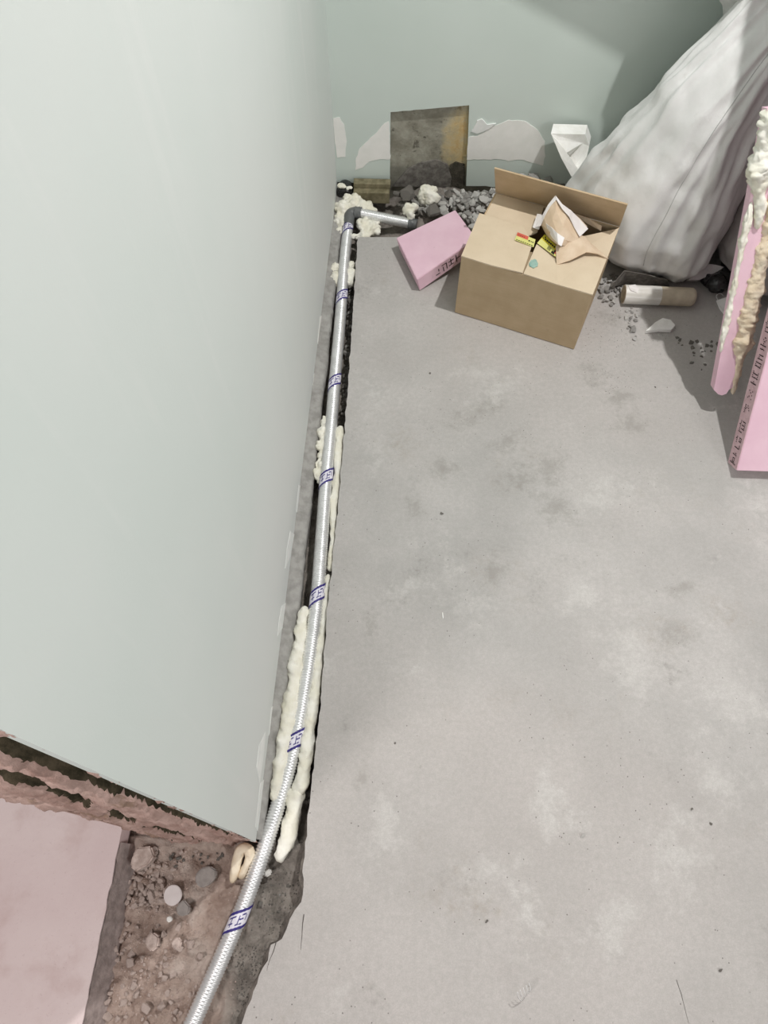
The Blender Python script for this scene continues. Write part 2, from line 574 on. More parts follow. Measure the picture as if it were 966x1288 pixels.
def foam_rope(name, pts, r0, mat='foam', parent=None, flat=1.0, seed=0.0, sides=20, lump=0.26, loc=None):
    """lumpy bead of expanding foam"""
    P = resample(pts, 0.0035)
    n = len(P)

    def rad(i, k, p):
        t = i / (n - 1)
        env = min(1.0, math.sqrt(max(0.0, 1 - (1 - min(t * n / 5.0, 1)) ** 2)), math.sqrt(max(0.0, 1 - (1 - min((1 - t) * n / 5.0, 1)) ** 2)))
        a = 2 * math.pi * k / sides
        big = 1 + lump * 1.5 * nz(i * 0.11, seed, 0.3)
        q = p + Vector((math.cos(a), math.sin(a), 0)) * 0.02
        small = 1 + lump * (1.9 * abs(nz(q.x, q.y, q.z, 48, seed)) - 0.5) + lump * (1.2 * abs(nz(q.x, q.y, q.z, 105, seed + 2)) - 0.3)
        rr = r0(t) if callable(r0) else r0
        fl = math.sqrt(math.cos(a) ** 2 + (flat * math.sin(a)) ** 2)
        return max(0.0006, rr * env * big * small * fl)

    return sweep(name, P, rad, sides, mat, parent, loc=loc)


def foam_blob(name, balls, mat='foam', parent=None, vox=0.0035, amp=0.004, seed=0.0, loc=None):
    """overlapping balls fused into one lumpy mass"""
    loc = Vector(loc) if loc is not None else Vector((0, 0, 0))
    bm = bmesh.new()
    for c, r in balls:
        r = r if isinstance(r, tuple) else (r, r, r)
        m = Matrix.Translation(Vector(c) - loc) @ Matrix.Diagonal((r[0], r[1], r[2], 1))
        bmesh.ops.create_icosphere(bm, subdivisions=3, radius=1, matrix=m)
    me = bpy.data.meshes.new(name)
    bm.to_mesh(me)
    bm.free()
    tmp = bpy.data.objects.new('tmp', me)
    COL.objects.link(tmp)
    md = tmp.modifiers.new('r', 'REMESH')
    md.mode = 'VOXEL'
    md.voxel_size = vox
    sm = tmp.modifiers.new('s', 'SMOOTH')
    sm.iterations = 4
    dg = bpy.context.evaluated_depsgraph_get()
    me2 = bpy.data.meshes.new_from_object(tmp.evaluated_get(dg))
    bpy.data.objects.remove(tmp)
    me2.name = name
    me2.update()
    nn = [v.normal.copy() for v in me2.vertices]
    for v, q in zip(me2.vertices, nn):
        p = v.co + loc
        v.co += q * (amp * (2.2 * abs(nz(p.x, p.y, p.z, 42, seed)) - 0.5) + amp * (1.1 * abs(nz(p.x, p.y, p.z, 110, seed)) - 0.3))
    me2.update()
    o = mesh_obj(name, me2, mat, parent, True)
    o.location = loc
    return o


def loft(name, rings, mat, parent=None, smooth=True, loc=None, cap=True):
    loc = Vector(loc) if loc is not None else Vector((0, 0, 0))
    s = len(rings[0])
    v = [p - loc for r in rings for p in r]
    f = []
    for i in range(len(rings) - 1):
        for k in range(s):
            k2 = (k + 1) % s
            f.append((i * s + k, i * s + k2, (i + 1) * s + k2, (i + 1) * s + k))
    if cap:
        f.append(tuple(range(s))[::-1])
        f.append(tuple(range((len(rings) - 1) * s, len(rings) * s)))
    o = pydata(name, v, f, mat, parent, smooth)
    o.location = loc
    return o


# ------------------------------------------------------------------ setting: slab
EDGE = [(-0.153, 1.765), (-0.149, 1.5), (-0.145, 1.155), (-0.145, 0.82), (-0.150, 0.575), (-0.148, 0.328), (-0.153, 0.173), (-0.155, 0.088),
        (-0.151, -0.012), (-0.172, -0.040), (-0.180, -0.072), (-0.199, -0.082), (-0.216, -0.130), (-0.238, -0.200), (-0.262, -0.300), (-0.29, -0.45)]


def slab():
    P = []
    for (a, b) in zip(EDGE, EDGE[1:]):
        n = max(2, int((Vector(a) - Vector(b)).length / 0.012))
        for i in range(n):
            t = i / n
            x, y = a[0] + (b[0] - a[0]) * t, a[1] + (b[1] - a[1]) * t
            amp = 0.0035 if y > 0.12 else 0.006
            P.append((x + amp * nz(y, 0, 0, 33) + amp * 0.7 * nz(y, 0, 0, 110), y))
    P.append(EDGE[-1])
    n = len(P)
    top = [(x, y, 0) for x, y in P]
    inn = [(x + 0.004, y, 0.0) for x, y in P]
    bm = bmesh.new()
    tv = [bm.verts.new(p) for p in top]
    ex = [bm.verts.new((1.7, -0.45, 0)), bm.verts.new((1.7, 1.80, 0)), bm.verts.new((0.9, 1.79, 0)), bm.verts.new((0.3, 1.785, 0)), bm.verts.new((0.0, 1.772, 0))]
    face = bm.faces.new(tv + ex)
    face.normal_update()
    if face.normal.z < 0:
        face.normal_flip()
    face.material_index = 0
    ring = tv + ex
    lev = [ring]
    for j, z in enumerate((-0.012, -0.03, -0.055, -0.10)):
        row = []
        for q in ring:
            x, y = q.co.x, q.co.y
            k = 0.010 if y < 0.1 else 0.005
            dx = k * nz(y, z, x, 40, 3 + j) + (0.004 + (0.010 * -z / 0.1) if y < 0.1 else 0.0)
            row.append(bm.verts.new((x - (dx if x < 0.5 else 0), y + (0.005 * nz(x, z, 0, 40, j) if y > 1.7 else 0), z)))
        lev.append(row)
    for r0, r1 in zip(lev, lev[1:]):
        for i in range(len(ring)):
            i2 = (i + 1) % len(ring)
            fc = bm.faces.new((r0[i], r0[i2], r1[i2], r1[i]))
            fc.material_index = 1
    bmesh.ops.triangulate(bm, faces=[face], ngon_method='EAR_CLIP')
    bmesh.ops.recalc_face_normals(bm, faces=bm.faces[:])
    me = bpy.data.meshes.new('floor')
    bm.to_mesh(me)
    bm.free()
    o = mesh_obj('floor', me, mats=('slab', 'slab_edge'))
    return struct(o, 'scuffed grey concrete floor slab with a broken left edge', 'floor')


FLOOR = slab()


def crack(pts, w):
    P = resample([G(x, y, 0.0) for x, y in pts], 0.004)
    v, f = [], []
    for i, p in enumerate(P):
        t = i / (len(P) - 1)
        ww = w * (1 - t * 0.8) * (1 + 0.4 * nz(p.y, 0, 0, 90))
        off = 0.0012 * nz(p.y, 0, 0, 70, 5)
        v += [(p.x - ww + off, p.y, 0.0006), (p.x + ww + off, p.y, 0.0006), (p.x + ww + off, p.y, -0.001), (p.x - ww + off, p.y, -0.001)]
        if i:
            a = 4 * (i - 1)
            for k in range(4):
                f.append((a + k, a + (k + 1) % 4, a + 4 + (k + 1) % 4, a + 4 + k))
    pydata('crack', v, f, 'crack', FLOOR)


crack([(348, 1183), (344, 1196), (338, 1212), (335, 1224)], 0.0009)
crack([(382, 1150), (380, 1175), (378, 1197)], 0.0009)
crack([(851, 1232), (858, 1255), (866, 1288)], 0.0005)


# ------------------------------------------------------------------ setting: subsoil in trench and doorway
def soil_z(x, y):
    z = -0.062
    z += 0.010 * nz(x, y, 0, 9, 1) + 0.012 * (abs(nz(x, y, 0, 24, 2)) * 2 - 0.5) + 0.006 * (abs(nz(x, y, 0, 62, 3)) * 2 - 0.5)
    # ramp against the jamb, hump under the pipe at the doorway
    if y < 0.09:
        z += 0.014 * max(0, 1 - abs(y - 0.09) / 0.07)
        z += 0.016 * math.exp(-((x + 0.23) / 0.05) ** 2 - ((y + 0.12) / 0.09) ** 2)
    # rubble mound along the far wall
    if y > 1.70:
        k = min(1, (y - 1.70) / 0.14)
        z += k * (0.052 + 0.020 * nz(x, y, 0, 12, 7)) * min(1, max(0, (x + 0.10) / 0.14))
    return z


def soil(name, x0, x1, y0, y1, st, label):
    nx, ny = int((x1 - x0) / st) + 1, int((y1 - y0) / st) + 1
    v, f = [], []
    for j in range(ny):
        for i in range(nx):
            x, y = x0 + (x1 - x0) * i / (nx - 1), y0 + (y1 - y0) * j / (ny - 1)
            v.append((x, y, soil_z(x, y)))
    for j in range(ny - 1):
        for i in range(nx - 1):
            a = j * nx + i
            f.append((a, a + 1, a + nx + 1, a + nx))
    b0 = len(v)
    o = pydata(name, v, f, 'soil', None, True)
    return struct(o, label, 'ground')


soil('subsoil_trench', -0.26, -0.13, -0.45, 1.80, 0.0045, 'grey crumbly trench bed beside the slab')
soil('subsoil_doorway', -0.75, -0.26, -0.45, 0.14, 0.0035, 'brown crumbly subsoil in the doorway')
soil('subsoil_far', -0.26, 1.7, 1.755, 2.03, 0.008, 'grey rubble bed along the far wall')

# ------------------------------------------------------------------ setting: left wall
WX0, WX1, WY = -0.445, -0.25, 0.087
WXF = lambda y: 0.0095 * max(0.0, y - 0.137)     # the wall runs slightly out of square


def tilt(bm):
    for v in bm.verts:
        v.co.x += WXF(v.co.y)
    return bm


WL = from_bm('wall_left', tilt(box_bm(WX0, WX1, WY + 0.050, 2.2, -0.0, 2.45)), 'paint')
struct(WL, 'pale green painted wall on the left', 'wall')
from_bm('footing', tilt(box_bm(WX0 + 0.002, WX1 - 0.001, WY + 0.02, 2.2, -0.14, 0.0)), 'mortar', WL)


def ledge():
    """rough mortar ledge between the paint and the trench"""
    v, f = [], []
    n = 320
    for i in range(n + 1):
        y = 0.09 + (2.0 - 0.09) * i / n
        w = 0.030 + 0.006 * nz(y, 0, 0, 9) + 0.0025 * nz(y, 0, 0, 60)
        if y < 0.5:
            w *= 0.35 + 0.65 * max(0, (y - 0.1) / 0.4)
        z = -0.010 + 0.005 * nz(y, 3, 0, 20)
        prof = [(WX1 - 0.004, z + 0.008), (WX1 + w * 0.35, z + 0.002 * nz(y, 0, 1, 80)), (WX1 + w * 0.8, z - 0.002 + 0.003 * nz(y, 1, 1, 60)), (WX1 + w, z - 0.010), (WX1 + w - 0.003, -0.05), (WX1 + w - 0.004, -0.10)]
        for x, zz in prof:
            v.append((x + WXF(y), y, zz))
    m = 6
    for i in range(n):
        for k in range(m - 1):
            f.append((i * m + k, (i + 1) * m + k, (i + 1) * m + k + 1, i * m + k + 1))
    o = pydata('trim_1', v, f, 'mortar', None, True)
    struct(o, 'rough grey mortar ledge at the foot of the left wall', 'ledge')


ledge()


def wall_patch(pts, mat='spackle', th=0.0006):
    """torn skim patches low on the left wall, (pixel x, pixel y) read on the wall plane"""
    P = []
    for x, y in pts:
        d = FW + RT * ((x - CX) / FPX) + DN * ((y - CY) / FPX)
        q = Vector((0, 0, CAMH)) + d * (WX1 / d.x)
        P.append(q + Vector((WXF(q.y), 0, 0)))
    prism('plaster_patch', P, (th, 0, 0), mat, WL)


wall_patch([(372, 610), (378, 612), (379, 628), (374, 646), (369, 644)])
wall_patch([(362, 668), (367, 672), (362, 700), (356, 715), (358, 690)])
wall_patch([(352, 762), (357, 758), (353, 790), (347, 800), (349, 778)])
wall_patch([(340, 890), (346, 884), (343, 912), (337, 925)])
wall_patch([(325, 938), (333, 920), (331, 948), (326, 985), (322, 965)])
wall_patch([(327, 985), (332, 980), (329, 1020), (325, 1048), (321, 1040)])
wall_patch([(397, 398), (400, 396), (399, 416), (396, 440), (394, 430)], 'plaster', 0.0006)
wall_patch([(390, 470), (393, 466), (392, 500), (388, 520), (387, 500)], 'plaster', 0.0006)


# ------------------------------------------------------------------ setting: end of the left wall
def jamb():
    nx, nzv = 84, 300
    z0, z1 = -0.09, 1.75
    v, f, mi = [], [], []

    def st(a, b, t):
        t = max(0, min(1, (t - a) / (b - a)))
        return t * t * (3 - 2 * t)

    dep = []
    for j in range(nzv + 1):
        z = z0 + (z1 - z0) * j / nzv
        for i in range(nx + 1):
            t = i / nx
            x = WX1 + (WX0 - WX1) * t
            w1 = 0.03 * nz(z, 0, 0, 2.0, 2) + 0.035 * nz(z, t, 0, 9, 4)
            d = 0.0
            # dark gap behind the wall board, open towards the top
            m1 = st(0.10, 0.20, z + 0.05 * nz(z, 0, 0, 12, 3)) * (1 - 0.7 * st(0.24, 0.27, z) * (1 - st(0.32, 0.36, z)))
            wd = 0.11 + 0.10 * st(0.3, 0.9, z)
            g1 = st(0.05, 0.07, t) * (1 - st(wd + w1, wd + 0.03 + w1, t))
            d += 0.045 * g1 * m1
            # ragged groove in the middle, broken by tongues of mortar
            c2 = 0.52 + w1 + 0.05 * math.sin(z * 5)
            tongue = st(-0.12, 0.05, nz(z + (t - 0.5) * 0.35, 0, 0, 9, 8) + 0.10)
            g2 = math.exp(-((t - c2) / 0.060) ** 2)
            d += 0.045 * g2 * tongue
            c3 = 0.88 + 0.6 * w1
            tg3 = st(-0.05, 0.2, nz(z, 0, 0, 8, 13))
            g3 = math.exp(-((t - c3) / 0.05) ** 2)
            d += 0.035 * g3 * tg3
            d += 0.005 * nz(x * 3, z, 0, 14, 5) + 0.004 * nz(x, z, 0, 60, 6) + 0.003 * nz(x * 2, z, 0, 120, 9)
            if 0.25 < t < 0.9:
                d -= 0.006
            v.append((x, WY + d, z))
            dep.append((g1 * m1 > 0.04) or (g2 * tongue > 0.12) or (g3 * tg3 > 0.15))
    w = nx + 1
    for j in range(nzv):
        for i in range(nx):
            a = j * w + i
            f.append((a, a + 1, a + w + 1, a + w))
            mi.append(1 if (dep[a] or dep[a + w + 1]) else 0)  # groove side walls get the painted shade
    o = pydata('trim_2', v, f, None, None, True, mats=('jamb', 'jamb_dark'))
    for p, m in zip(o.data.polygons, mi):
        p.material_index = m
    struct(o, 'raw mortared end of the left wall at the doorway', 'wall end')
    # thin board edge that closes the wall face
    bm = box_bm(WX1 - 0.008, WX1, WY - 0.002, WY + 0.05, 0.0, 2.45)
    from_bm('board_edge', bm, 'paint', o)
    # far face of the wall end
    from_bm('back_face', box_bm(WX0, WX0 + 0.004, WY + 0.0, WY + 0.05, -0.1, 2.45), 'jamb', o)


jamb()

# ------------------------------------------------------------------ setting: far wall with a cut-out
BY = 2.0
WB = from_bm('wall_back', box_bm(-0.25, 1.8, BY + 0.014, BY + 0.15, -0.15, 2.45), 'stained')
struct(WB, 'pale green far wall with torn plaster and a dirty square cut-out', 'wall')


def far_board():
    hl, hr0, hr1 = GY(491, 141, BY), GY(590, 132.5, BY), GY(584, 234, BY)
    low = []
    x0 = -0.25
    rag = lambda x: 0.012 + 0.005 * nz(x, 0, 0, 40) + 0.004 * nz(x, 0, 0, 130)
    for i in range(16):
        x = x0 + (hl.x - x0) * i / 15
        low.append((x, rag(x)))
    for i in range(13):
        t = i / 12
        x = hl.x + 0.0004 + (hr0.x - hl.x) * t
        low.append((x, hl.z + (hr0.z - hl.z) * t + 0.0015 * nz(x, 0, 0, 60)))
    for i in range(1, 11):
        t = i / 10
        low.append((hr0.x + 0.0008 + (hr1.x - hr0.x + 0.002) * t + 0.0003 * i, hr0.z + (rag(hr1.x) - hr0.z) * t))
    xl = low[-1][0]
    for i in range(1, 80):
        x = xl + (1.8 - xl) * i / 79
        low.append((x, rag(x)))
    n = len(low)
    v = [(x, BY, z) for x, z in low] + [(x, BY, 2.45) for x, z in low] + [(x, BY + 0.0135, z) for x, z in low]
    f = []
    for i in range(n - 1):
        f.append((i, i + 1, n + i + 1, n + i))
        f.append((i, 2 * n + i, 2 * n + i + 1, i + 1))
    pydata('wall_board', v, f, 'paint2', WB)


far_board()


def far_patch(pts, mat, th, jag=0.0, name='plaster_patch', seed=0):
    P = []
    n = len(pts)
    for i in range(n):
        a, b = Vector(pts[i]), Vector(pts[(i + 1) % n])
        m = max(1, int((a - b).length / 4))
        for k in range(m):
            q = a.lerp(b, k / m)
            P.append(GY(q.x + jag * nz(q.x, q.y, 0, 0.35, seed), q.y + jag * nz(q.x, q.y, 5, 0.35, seed + 3), BY))
    prism(name, P, (0, -th, 0), mat, WB)


far_patch([(447, 203), (452, 187), (463, 176), (474, 166), (484, 155), (489.5, 152), (491, 200), (478, 200), (465, 203), (456, 210), (447, 214)], 'plaster', 0.0012, 1.2)
far_patch([(589, 172), (600, 171), (618, 160), (640, 151), (660, 152), (676, 163), (685, 178), (686, 196), (683, 208), (655, 200), (640, 202), (630, 200), (610, 200), (587, 201)], 'plaster', 0.0012, 1.2, seed=4)
far_patch([(593, 165), (600, 151), (606, 149), (613, 156), (624, 155), (612, 163), (600, 167)], 'spackle', 0.004, 0.8, 'spackle_blob', seed=8)
far_patch([(419, 149), (427, 147), (433, 157), (436, 178), (434, 197), (424, 198), (421, 175)], 'plaster', 0.0012, 0.8, seed=12)
# mortar scar low in the cut-out
far_arc = [(494, 233), (500, 226), (513, 211), (530, 203), (550, 200), (563, 206), (568, 222), (566, 234)]
P = [GY(x, y, BY + 0.014) for x, y in far_arc]
prism('mortar_scar', P, (0, -0.006, 0), 'rock_dark', WB)
far_crust = [(566, 207), (573, 203), (584.5, 206), (584, 234), (566, 234)]
P = [GY(x, y, BY + 0.014) for x, y in far_crust]
prism('dark_crust', P, (0, -0.005, 0), 'dark_crust', WB)

# unseen sloping blocker above the picture, added to cast shade on the far wall
blocker_edge = []
for wx, wz in ((-1.2, 0.546 + 1.452 * 0.447), (1.9, 0.546 - 1.648 * 0.447)):
    p = LAMP + (Vector((wx, BY, wz)) - LAMP) * 0.76
    blocker_edge.append(p)
d = (blocker_edge[1] - blocker_edge[0]).normalized()
E1 = blocker_edge[0] + d * ((-0.25 - blocker_edge[0].x) / d.x)
E2 = blocker_edge[0] + d * ((0.76 - blocker_edge[0].x) / d.x)
SF = prism('shade_blocker', [E1, E2, E2 + Vector((0, BY - E2.y - 0.001, 0)), E1 + Vector((0, BY - E1.y - 0.001, 0))], (0, 0, 0.35), 'paint2')
struct(SF, 'unseen sloping soffit boxed onto the far wall', 'blocker')


# ------------------------------------------------------------------ pink insulation in the doorway
def doorway_slab():
    root = empty('insulation_sheet', (-0.9, -0.15, -0.10))
    ztop = -0.002
    pts = []
    n = 40
    for i in range(n + 1):
        y = 0.10 - 0.55 * i / n
        pts.append(Vector((-0.512 + 0.003 * nz(y, 0, 0, 30) + 0.002 * nz(y, 0, 0, 90) - 0.004 * i / n, y, ztop)))
    pts += [Vector((-1.5, -0.45, ztop)), Vector((-1.5, 1.0, ztop)), Vector((-0.452, 1.0, ztop)), Vector((-0.452, 0.10, ztop))]
    prism('sheet', [p - root.location for p in pts], (0, 0, -0.05), 'xps_dusty', root)
    # grimy cut side
    v, f = [], []
    m = 60
    for i in range(m + 1):
        y = 0.074 - 0.52 * i / m
        e = -0.511 + 0.003 * nz(y, 0, 0, 30) + 0.002 * nz(y, 0, 0, 90) - 0.004 * (0.10 - y) / 0.55
        for x, z in ((e, ztop - 0.004), (e + 0.004 + 0.002 * nz(y, 0, 1, 70), ztop - 0.018), (e + 0.010 + 0.004 * nz(y, 1, 1, 50), -0.045), (e + 0.020 + 0.006 * nz(y, 2, 1, 40), -0.075)):
            v.append(Vector((x, y, z)) - root.location)
    for i in range(m):
        for k in range(3):
            f.append((i * 4 + k, i * 4 + k + 1, (i + 1) * 4 + k + 1, (i + 1) * 4 + k))
    pydata('cut_side', v, f, 'dusty_edge', root, True)
    tag(root, 'dusty pink foam insulation sheet lying flat in the doorway', 'insulation')


doorway_slab()


# ------------------------------------------------------------------ conduit
def conduit():
    root = empty('flexible_conduit', (-0.19, 1.0, -0.045))
    LC = root.location
    R = 0.0152
    zf = lambda y: -0.012 if y < 700 else -0.012 - 0.016 * min(1, (y - 700) / 400)
    px = [(438, 282), (433, 330), (428, 400), (421, 480), (415.5, 545), (410, 605), (404.5, 680), (399, 750), (388, 835), (370.5, 935), (352, 1005), (327, 1083), (298, 1160), (250, 1270), (196, 1390)]
    P = resample([G(x, y, zf(y)) for x, y in px], 0.0014)
    pitch = 0.0058

    def rad(i, k, p):
        ph = i * 0.0014 / pitch * 2 * math.pi + 2 * math.pi * k / 20
        return R * (1 + 0.065 * math.sin(ph))

    loc = LC
    sweep('hose', P, rad, 20, 'conduit', root, loc=(0, 0, 0))
    # branch towards the far wall
    A, B = G(454, 268.5, 0.0), G(516, 281, 0.0)
    P2 = resample([A, A.lerp(B, 0.5), B], 0.0012)
    sweep('branch_hose', P2, rad, 20, 'conduit', root)
    # elbow
    e0, e1, e2 = G(438, 284, -0.010), G(440, 267, -0.002), G(456, 268.8, 0.0)
    PE = [e0, e0.lerp(e1, 0.45), e0.lerp(e1, 0.75), e1 + (e2 - e1) * 0.12 + (e0 - e1) * 0.1, e1.lerp(e2, 0.35), e1.lerp(e2, 0.5)]
    PE = resample(PE, 0.002)
    sweep('elbow', PE, lambda i, k, p: 0.0172, 20, 'fitting', root)
    c = [e1.lerp(e2, 0.42), e1.lerp(e2, 0.95)]
    PC = resample([c[0], c[0].lerp(c[1], 0.5), c[1]], 0.003)
    sweep('collar', PC, lambda i, k, p: 0.0188 + (0.001 if i % 4 == 0 else 0), 20, 'fitting', root)
    dB = (B - A).normalized()
    PK = resample([B - dB * 0.004, B + dB * 0.008, B + dB * 0.022], 0.003)
    sweep('end_coupling', PK, lambda i, k, p: 0.0178 - (0.002 if i > 4 else 0), 20, 'fitting', root)
    # printed bands: helical blue bars with strokes between them
    fr = frames(P)

    def on_hose(s, a, r):
        i = max(0, min(len(P) - 1, int(s / 0.0014)))
        t, sd, up = fr[i]
        return P[i] + (sd * math.cos(a) + up * math.sin(a)) * r

    bands = [(434, 289), (428.5, 376), (420.5, 483), (410.5, 604), (399, 751), (370.5, 934), (299, 1158)]
    for bi, (x, y) in enumerate(bands):
        g = G(x, y, zf(y))
        s0 = min(range(len(P)), key=lambda i: (P[i] - g).length) * 0.0014
        bm = bmesh.new()

        def ribbon(u0, u1, a0, a1, r, mi, n=22):
            prev = None
            for k in range(n + 1):
                t = k / n
                a = a0 + (a1 - a0) * t
                # helix: advance along hose with angle
                sh = -(a - math.pi / 2) * 0.0085 * 1.35
                q = [bm.verts.new(on_hose(s0 + u0 + sh, a, r)), bm.verts.new(on_hose(s0 + u1 + sh, a, r))]
                if prev:
                    fc = bm.faces.new((prev[0], prev[1], q[1], q[0]))
                    fc.material_index = mi
                prev = q

        rr = R * 1.075
        lo, hi = -0.35, math.pi + 0.35
        ribbon(-0.0185, 0.0185, lo, hi, rr, 1)
        ribbon(-0.0185, -0.0130, lo, hi, rr + 0.0003, 0)
        ribbon(0.0130, 0.0185, lo, hi, rr + 0.0003, 0)
        ribbon(-0.0185, 0.0185, lo, lo + 0.45, rr + 0.0004, 0, 4)
        ribbon(-0.0185, 0.0185, hi - 0.45, hi, rr + 0.0004, 0, 4)
        # glyph strokes
        for (u0, u1, a0, a1) in ((-0.009, 0.009, 1.05, 1.13), (-0.009, -0.0065, 0.75, 1.45), (0.002, 0.0045, 0.8, 1.3), (-0.008, 0.008, 1.75, 1.84), (-0.002, 0.001, 1.75, 2.25), (0.007, 0.009, 1.6, 2.2), (-0.009, -0.0065, 2.0, 2.4), (-0.006, 0.004, 2.45, 2.53)):
            ribbon(u0, u1, a0, a1, rr + 0.0005, 0, 6)
        me = bpy.data.meshes.new('printed_band')
        bm.to_mesh(me)
        bm.free()
        mesh_obj('printed_band', me, None, root, True, mats=('blue_ink', 'white_print'))
    for c in root.children:
        c.matrix_parent_inverse = Matrix.Translation(-LC)
    tag(root, 'silver flexible metal conduit with blue printed bands in the trench', 'conduit')


conduit()


# ------------------------------------------------------------------ expanding foam
def foam_all():
    def z(p):
        return (p.x, p.y)

    # around the elbow
    bl = []
    for x, y, r, zz in ((433, 262, .024, .0), (444, 256, .026, .0), (456, 262, .022, -.002), (465, 264, .014, -.004), (430, 278, .020, -.012), (427, 292, .014, -.02),
                        (458, 283, .020, -.010), (468, 288, .021, -.012), (459, 296, .016, -.014), (472, 280, .013, -.012), (447, 297, .010, -.015)):
        r *= 1.3
        bl.append((G(x, y, zz), (r, r, r * 0.7)))
    o = foam_blob('foam_mass', bl, seed=1, loc=G(445, 275, -0.05), amp=0.007)
    tag(o, 'big cream expanding foam lump around the conduit elbow', 'foam')
    bl = []
    for x, y, r, zz in ((422, 337, .012, -.02), (421, 349, .013, -.022), (425, 356, .010, -.022), (441, 333, .009, -.018), (440, 345, .014, -.02), (439, 355, .011, -.022), (430, 352, .015, -.034)):
        bl.append((G(x, y, zz), (r * 1.4, r * 1.7, r * 1.2)))
    o = foam_blob('foam_mass', bl, seed=2, loc=G(431, 345, -0.05), vox=0.003, amp=0.005)
    tag(o, 'small cream foam clump under the conduit just below the elbow', 'foam')
    bl = []
    for x, y, r, zz in ((409, 531, .011, -.016), (405, 545, .012, -.016), (404, 560, .012, -.017), (404, 573, .009, -.018), (402, 585, .010, -.018), (400, 597, .011, -.018), (403, 603, .009, -.018), (407, 552, .010, -.02)):
        bl.append((G(x, y, zz), (r * 1.25, r * 1.6, r * 1.1)))
    o = foam_blob('foam_mass', bl, seed=3, loc=G(404, 568, -0.04), vox=0.003, amp=0.005)
    tag(o, 'lumpy cream foam bead left of the conduit by the fourth printed band', 'foam')
    o = foam_rope('foam_bead', [G(x, y, -0.018) for x, y in ((428, 536), (427, 560), (425, 590), (423, 612), (420, 640), (419, 680), (415, 720))], lambda t: 0.0135 - 0.005 * t, seed=4)
    tag(o, 'cream foam bead wedged between conduit and slab halfway along', 'foam')
    o = foam_rope('foam_bead', [G(x, y, -0.016) for x, y in ((384, 762), (380, 785), (377, 810), (373, 832), (370, 858), (366, 885), (361, 915), (355, 950), (349, 985), (344, 1010))], lambda t: 0.0105 + 0.0075 * math.sin(min(1, t * 1.3) * 2.6), seed=5)
    tag(o, 'long cream foam bead between the conduit and the left wall', 'foam')
    o = foam_rope('foam_bead', [G(x, y, -0.022) for x, y in ((413, 722), (410, 750), (408, 780), (403, 815), (399, 850), (394, 885), (389, 915), (386, 945), (381, 975), (374, 1003))], lambda t: 0.009 + 0.0055 * t, seed=6)
    tag(o, 'long cream foam bead between the conduit and the slab edge', 'foam')
    o = foam_rope('foam_bead', [G(x, y, -0.030) for x, y in ((372, 990), (370, 1015), (366, 1035), (361, 1055), (353, 1076), (347, 1084))], lambda t: 0.019 - 0.004 * t, seed=7)
    tag(o, 'short thick foam tongue ending beside the conduit at the doorway', 'foam')
    o = foam_rope('foam_curl', [G(x, y, zz) for x, y, zz in ((292, 1111, -.046), (295, 1098, -.036), (298, 1083, -.026), (302, 1070, -.018), (309, 1067, -.016), (314, 1073, -.018), (311, 1086, -.026), (306, 1098, -.036), (302, 1106, -.044))], 0.0085, 'foam_tan', seed=8, lump=0.2)
    tag(o, 'curled tan foam scrap at the bottom corner of the left wall', 'foam')
    # loose foam lumps on the rubble
    bl = [(G(538, 243, .045), (.030, .024, .026)), (G(541, 250, .035), (.028, .022, .022)), (G(533, 249, .03), .018)]
    o = foam_blob('foam_lump', bl, 'foam', seed=9, loc=G(538, 250, 0.0), amp=0.006)
    tag(o, 'round white foam lump in front of the dirty wall cut-out', 'foam')
    bl = [(G(512, 262, .03), (.015, .014, .015)), (G(519, 262, .03), (.015, .014, .016)), (G(517, 272, .02), (.014, .012, .014)), (G(510, 267, .02), .010)]
    o = foam_blob('foam_lump', bl, 'foam', seed=10, loc=G(515, 270, 0.0), amp=0.005)
    tag(o, 'small white foam lump above the end of the conduit branch', 'foam')
    bl = [(G(430, 234, .03), (.014, .010, .008)), (G(440, 236, .03), (.010, .008, .006))]
    o = foam_blob('foam_smear', bl, 'foam', seed=11, loc=G(433, 237, 0.02), vox=0.0025, amp=0.004)
    tag(o, 'thin foam smear in the far corner above the black pipe stub', 'foam')


foam_all()


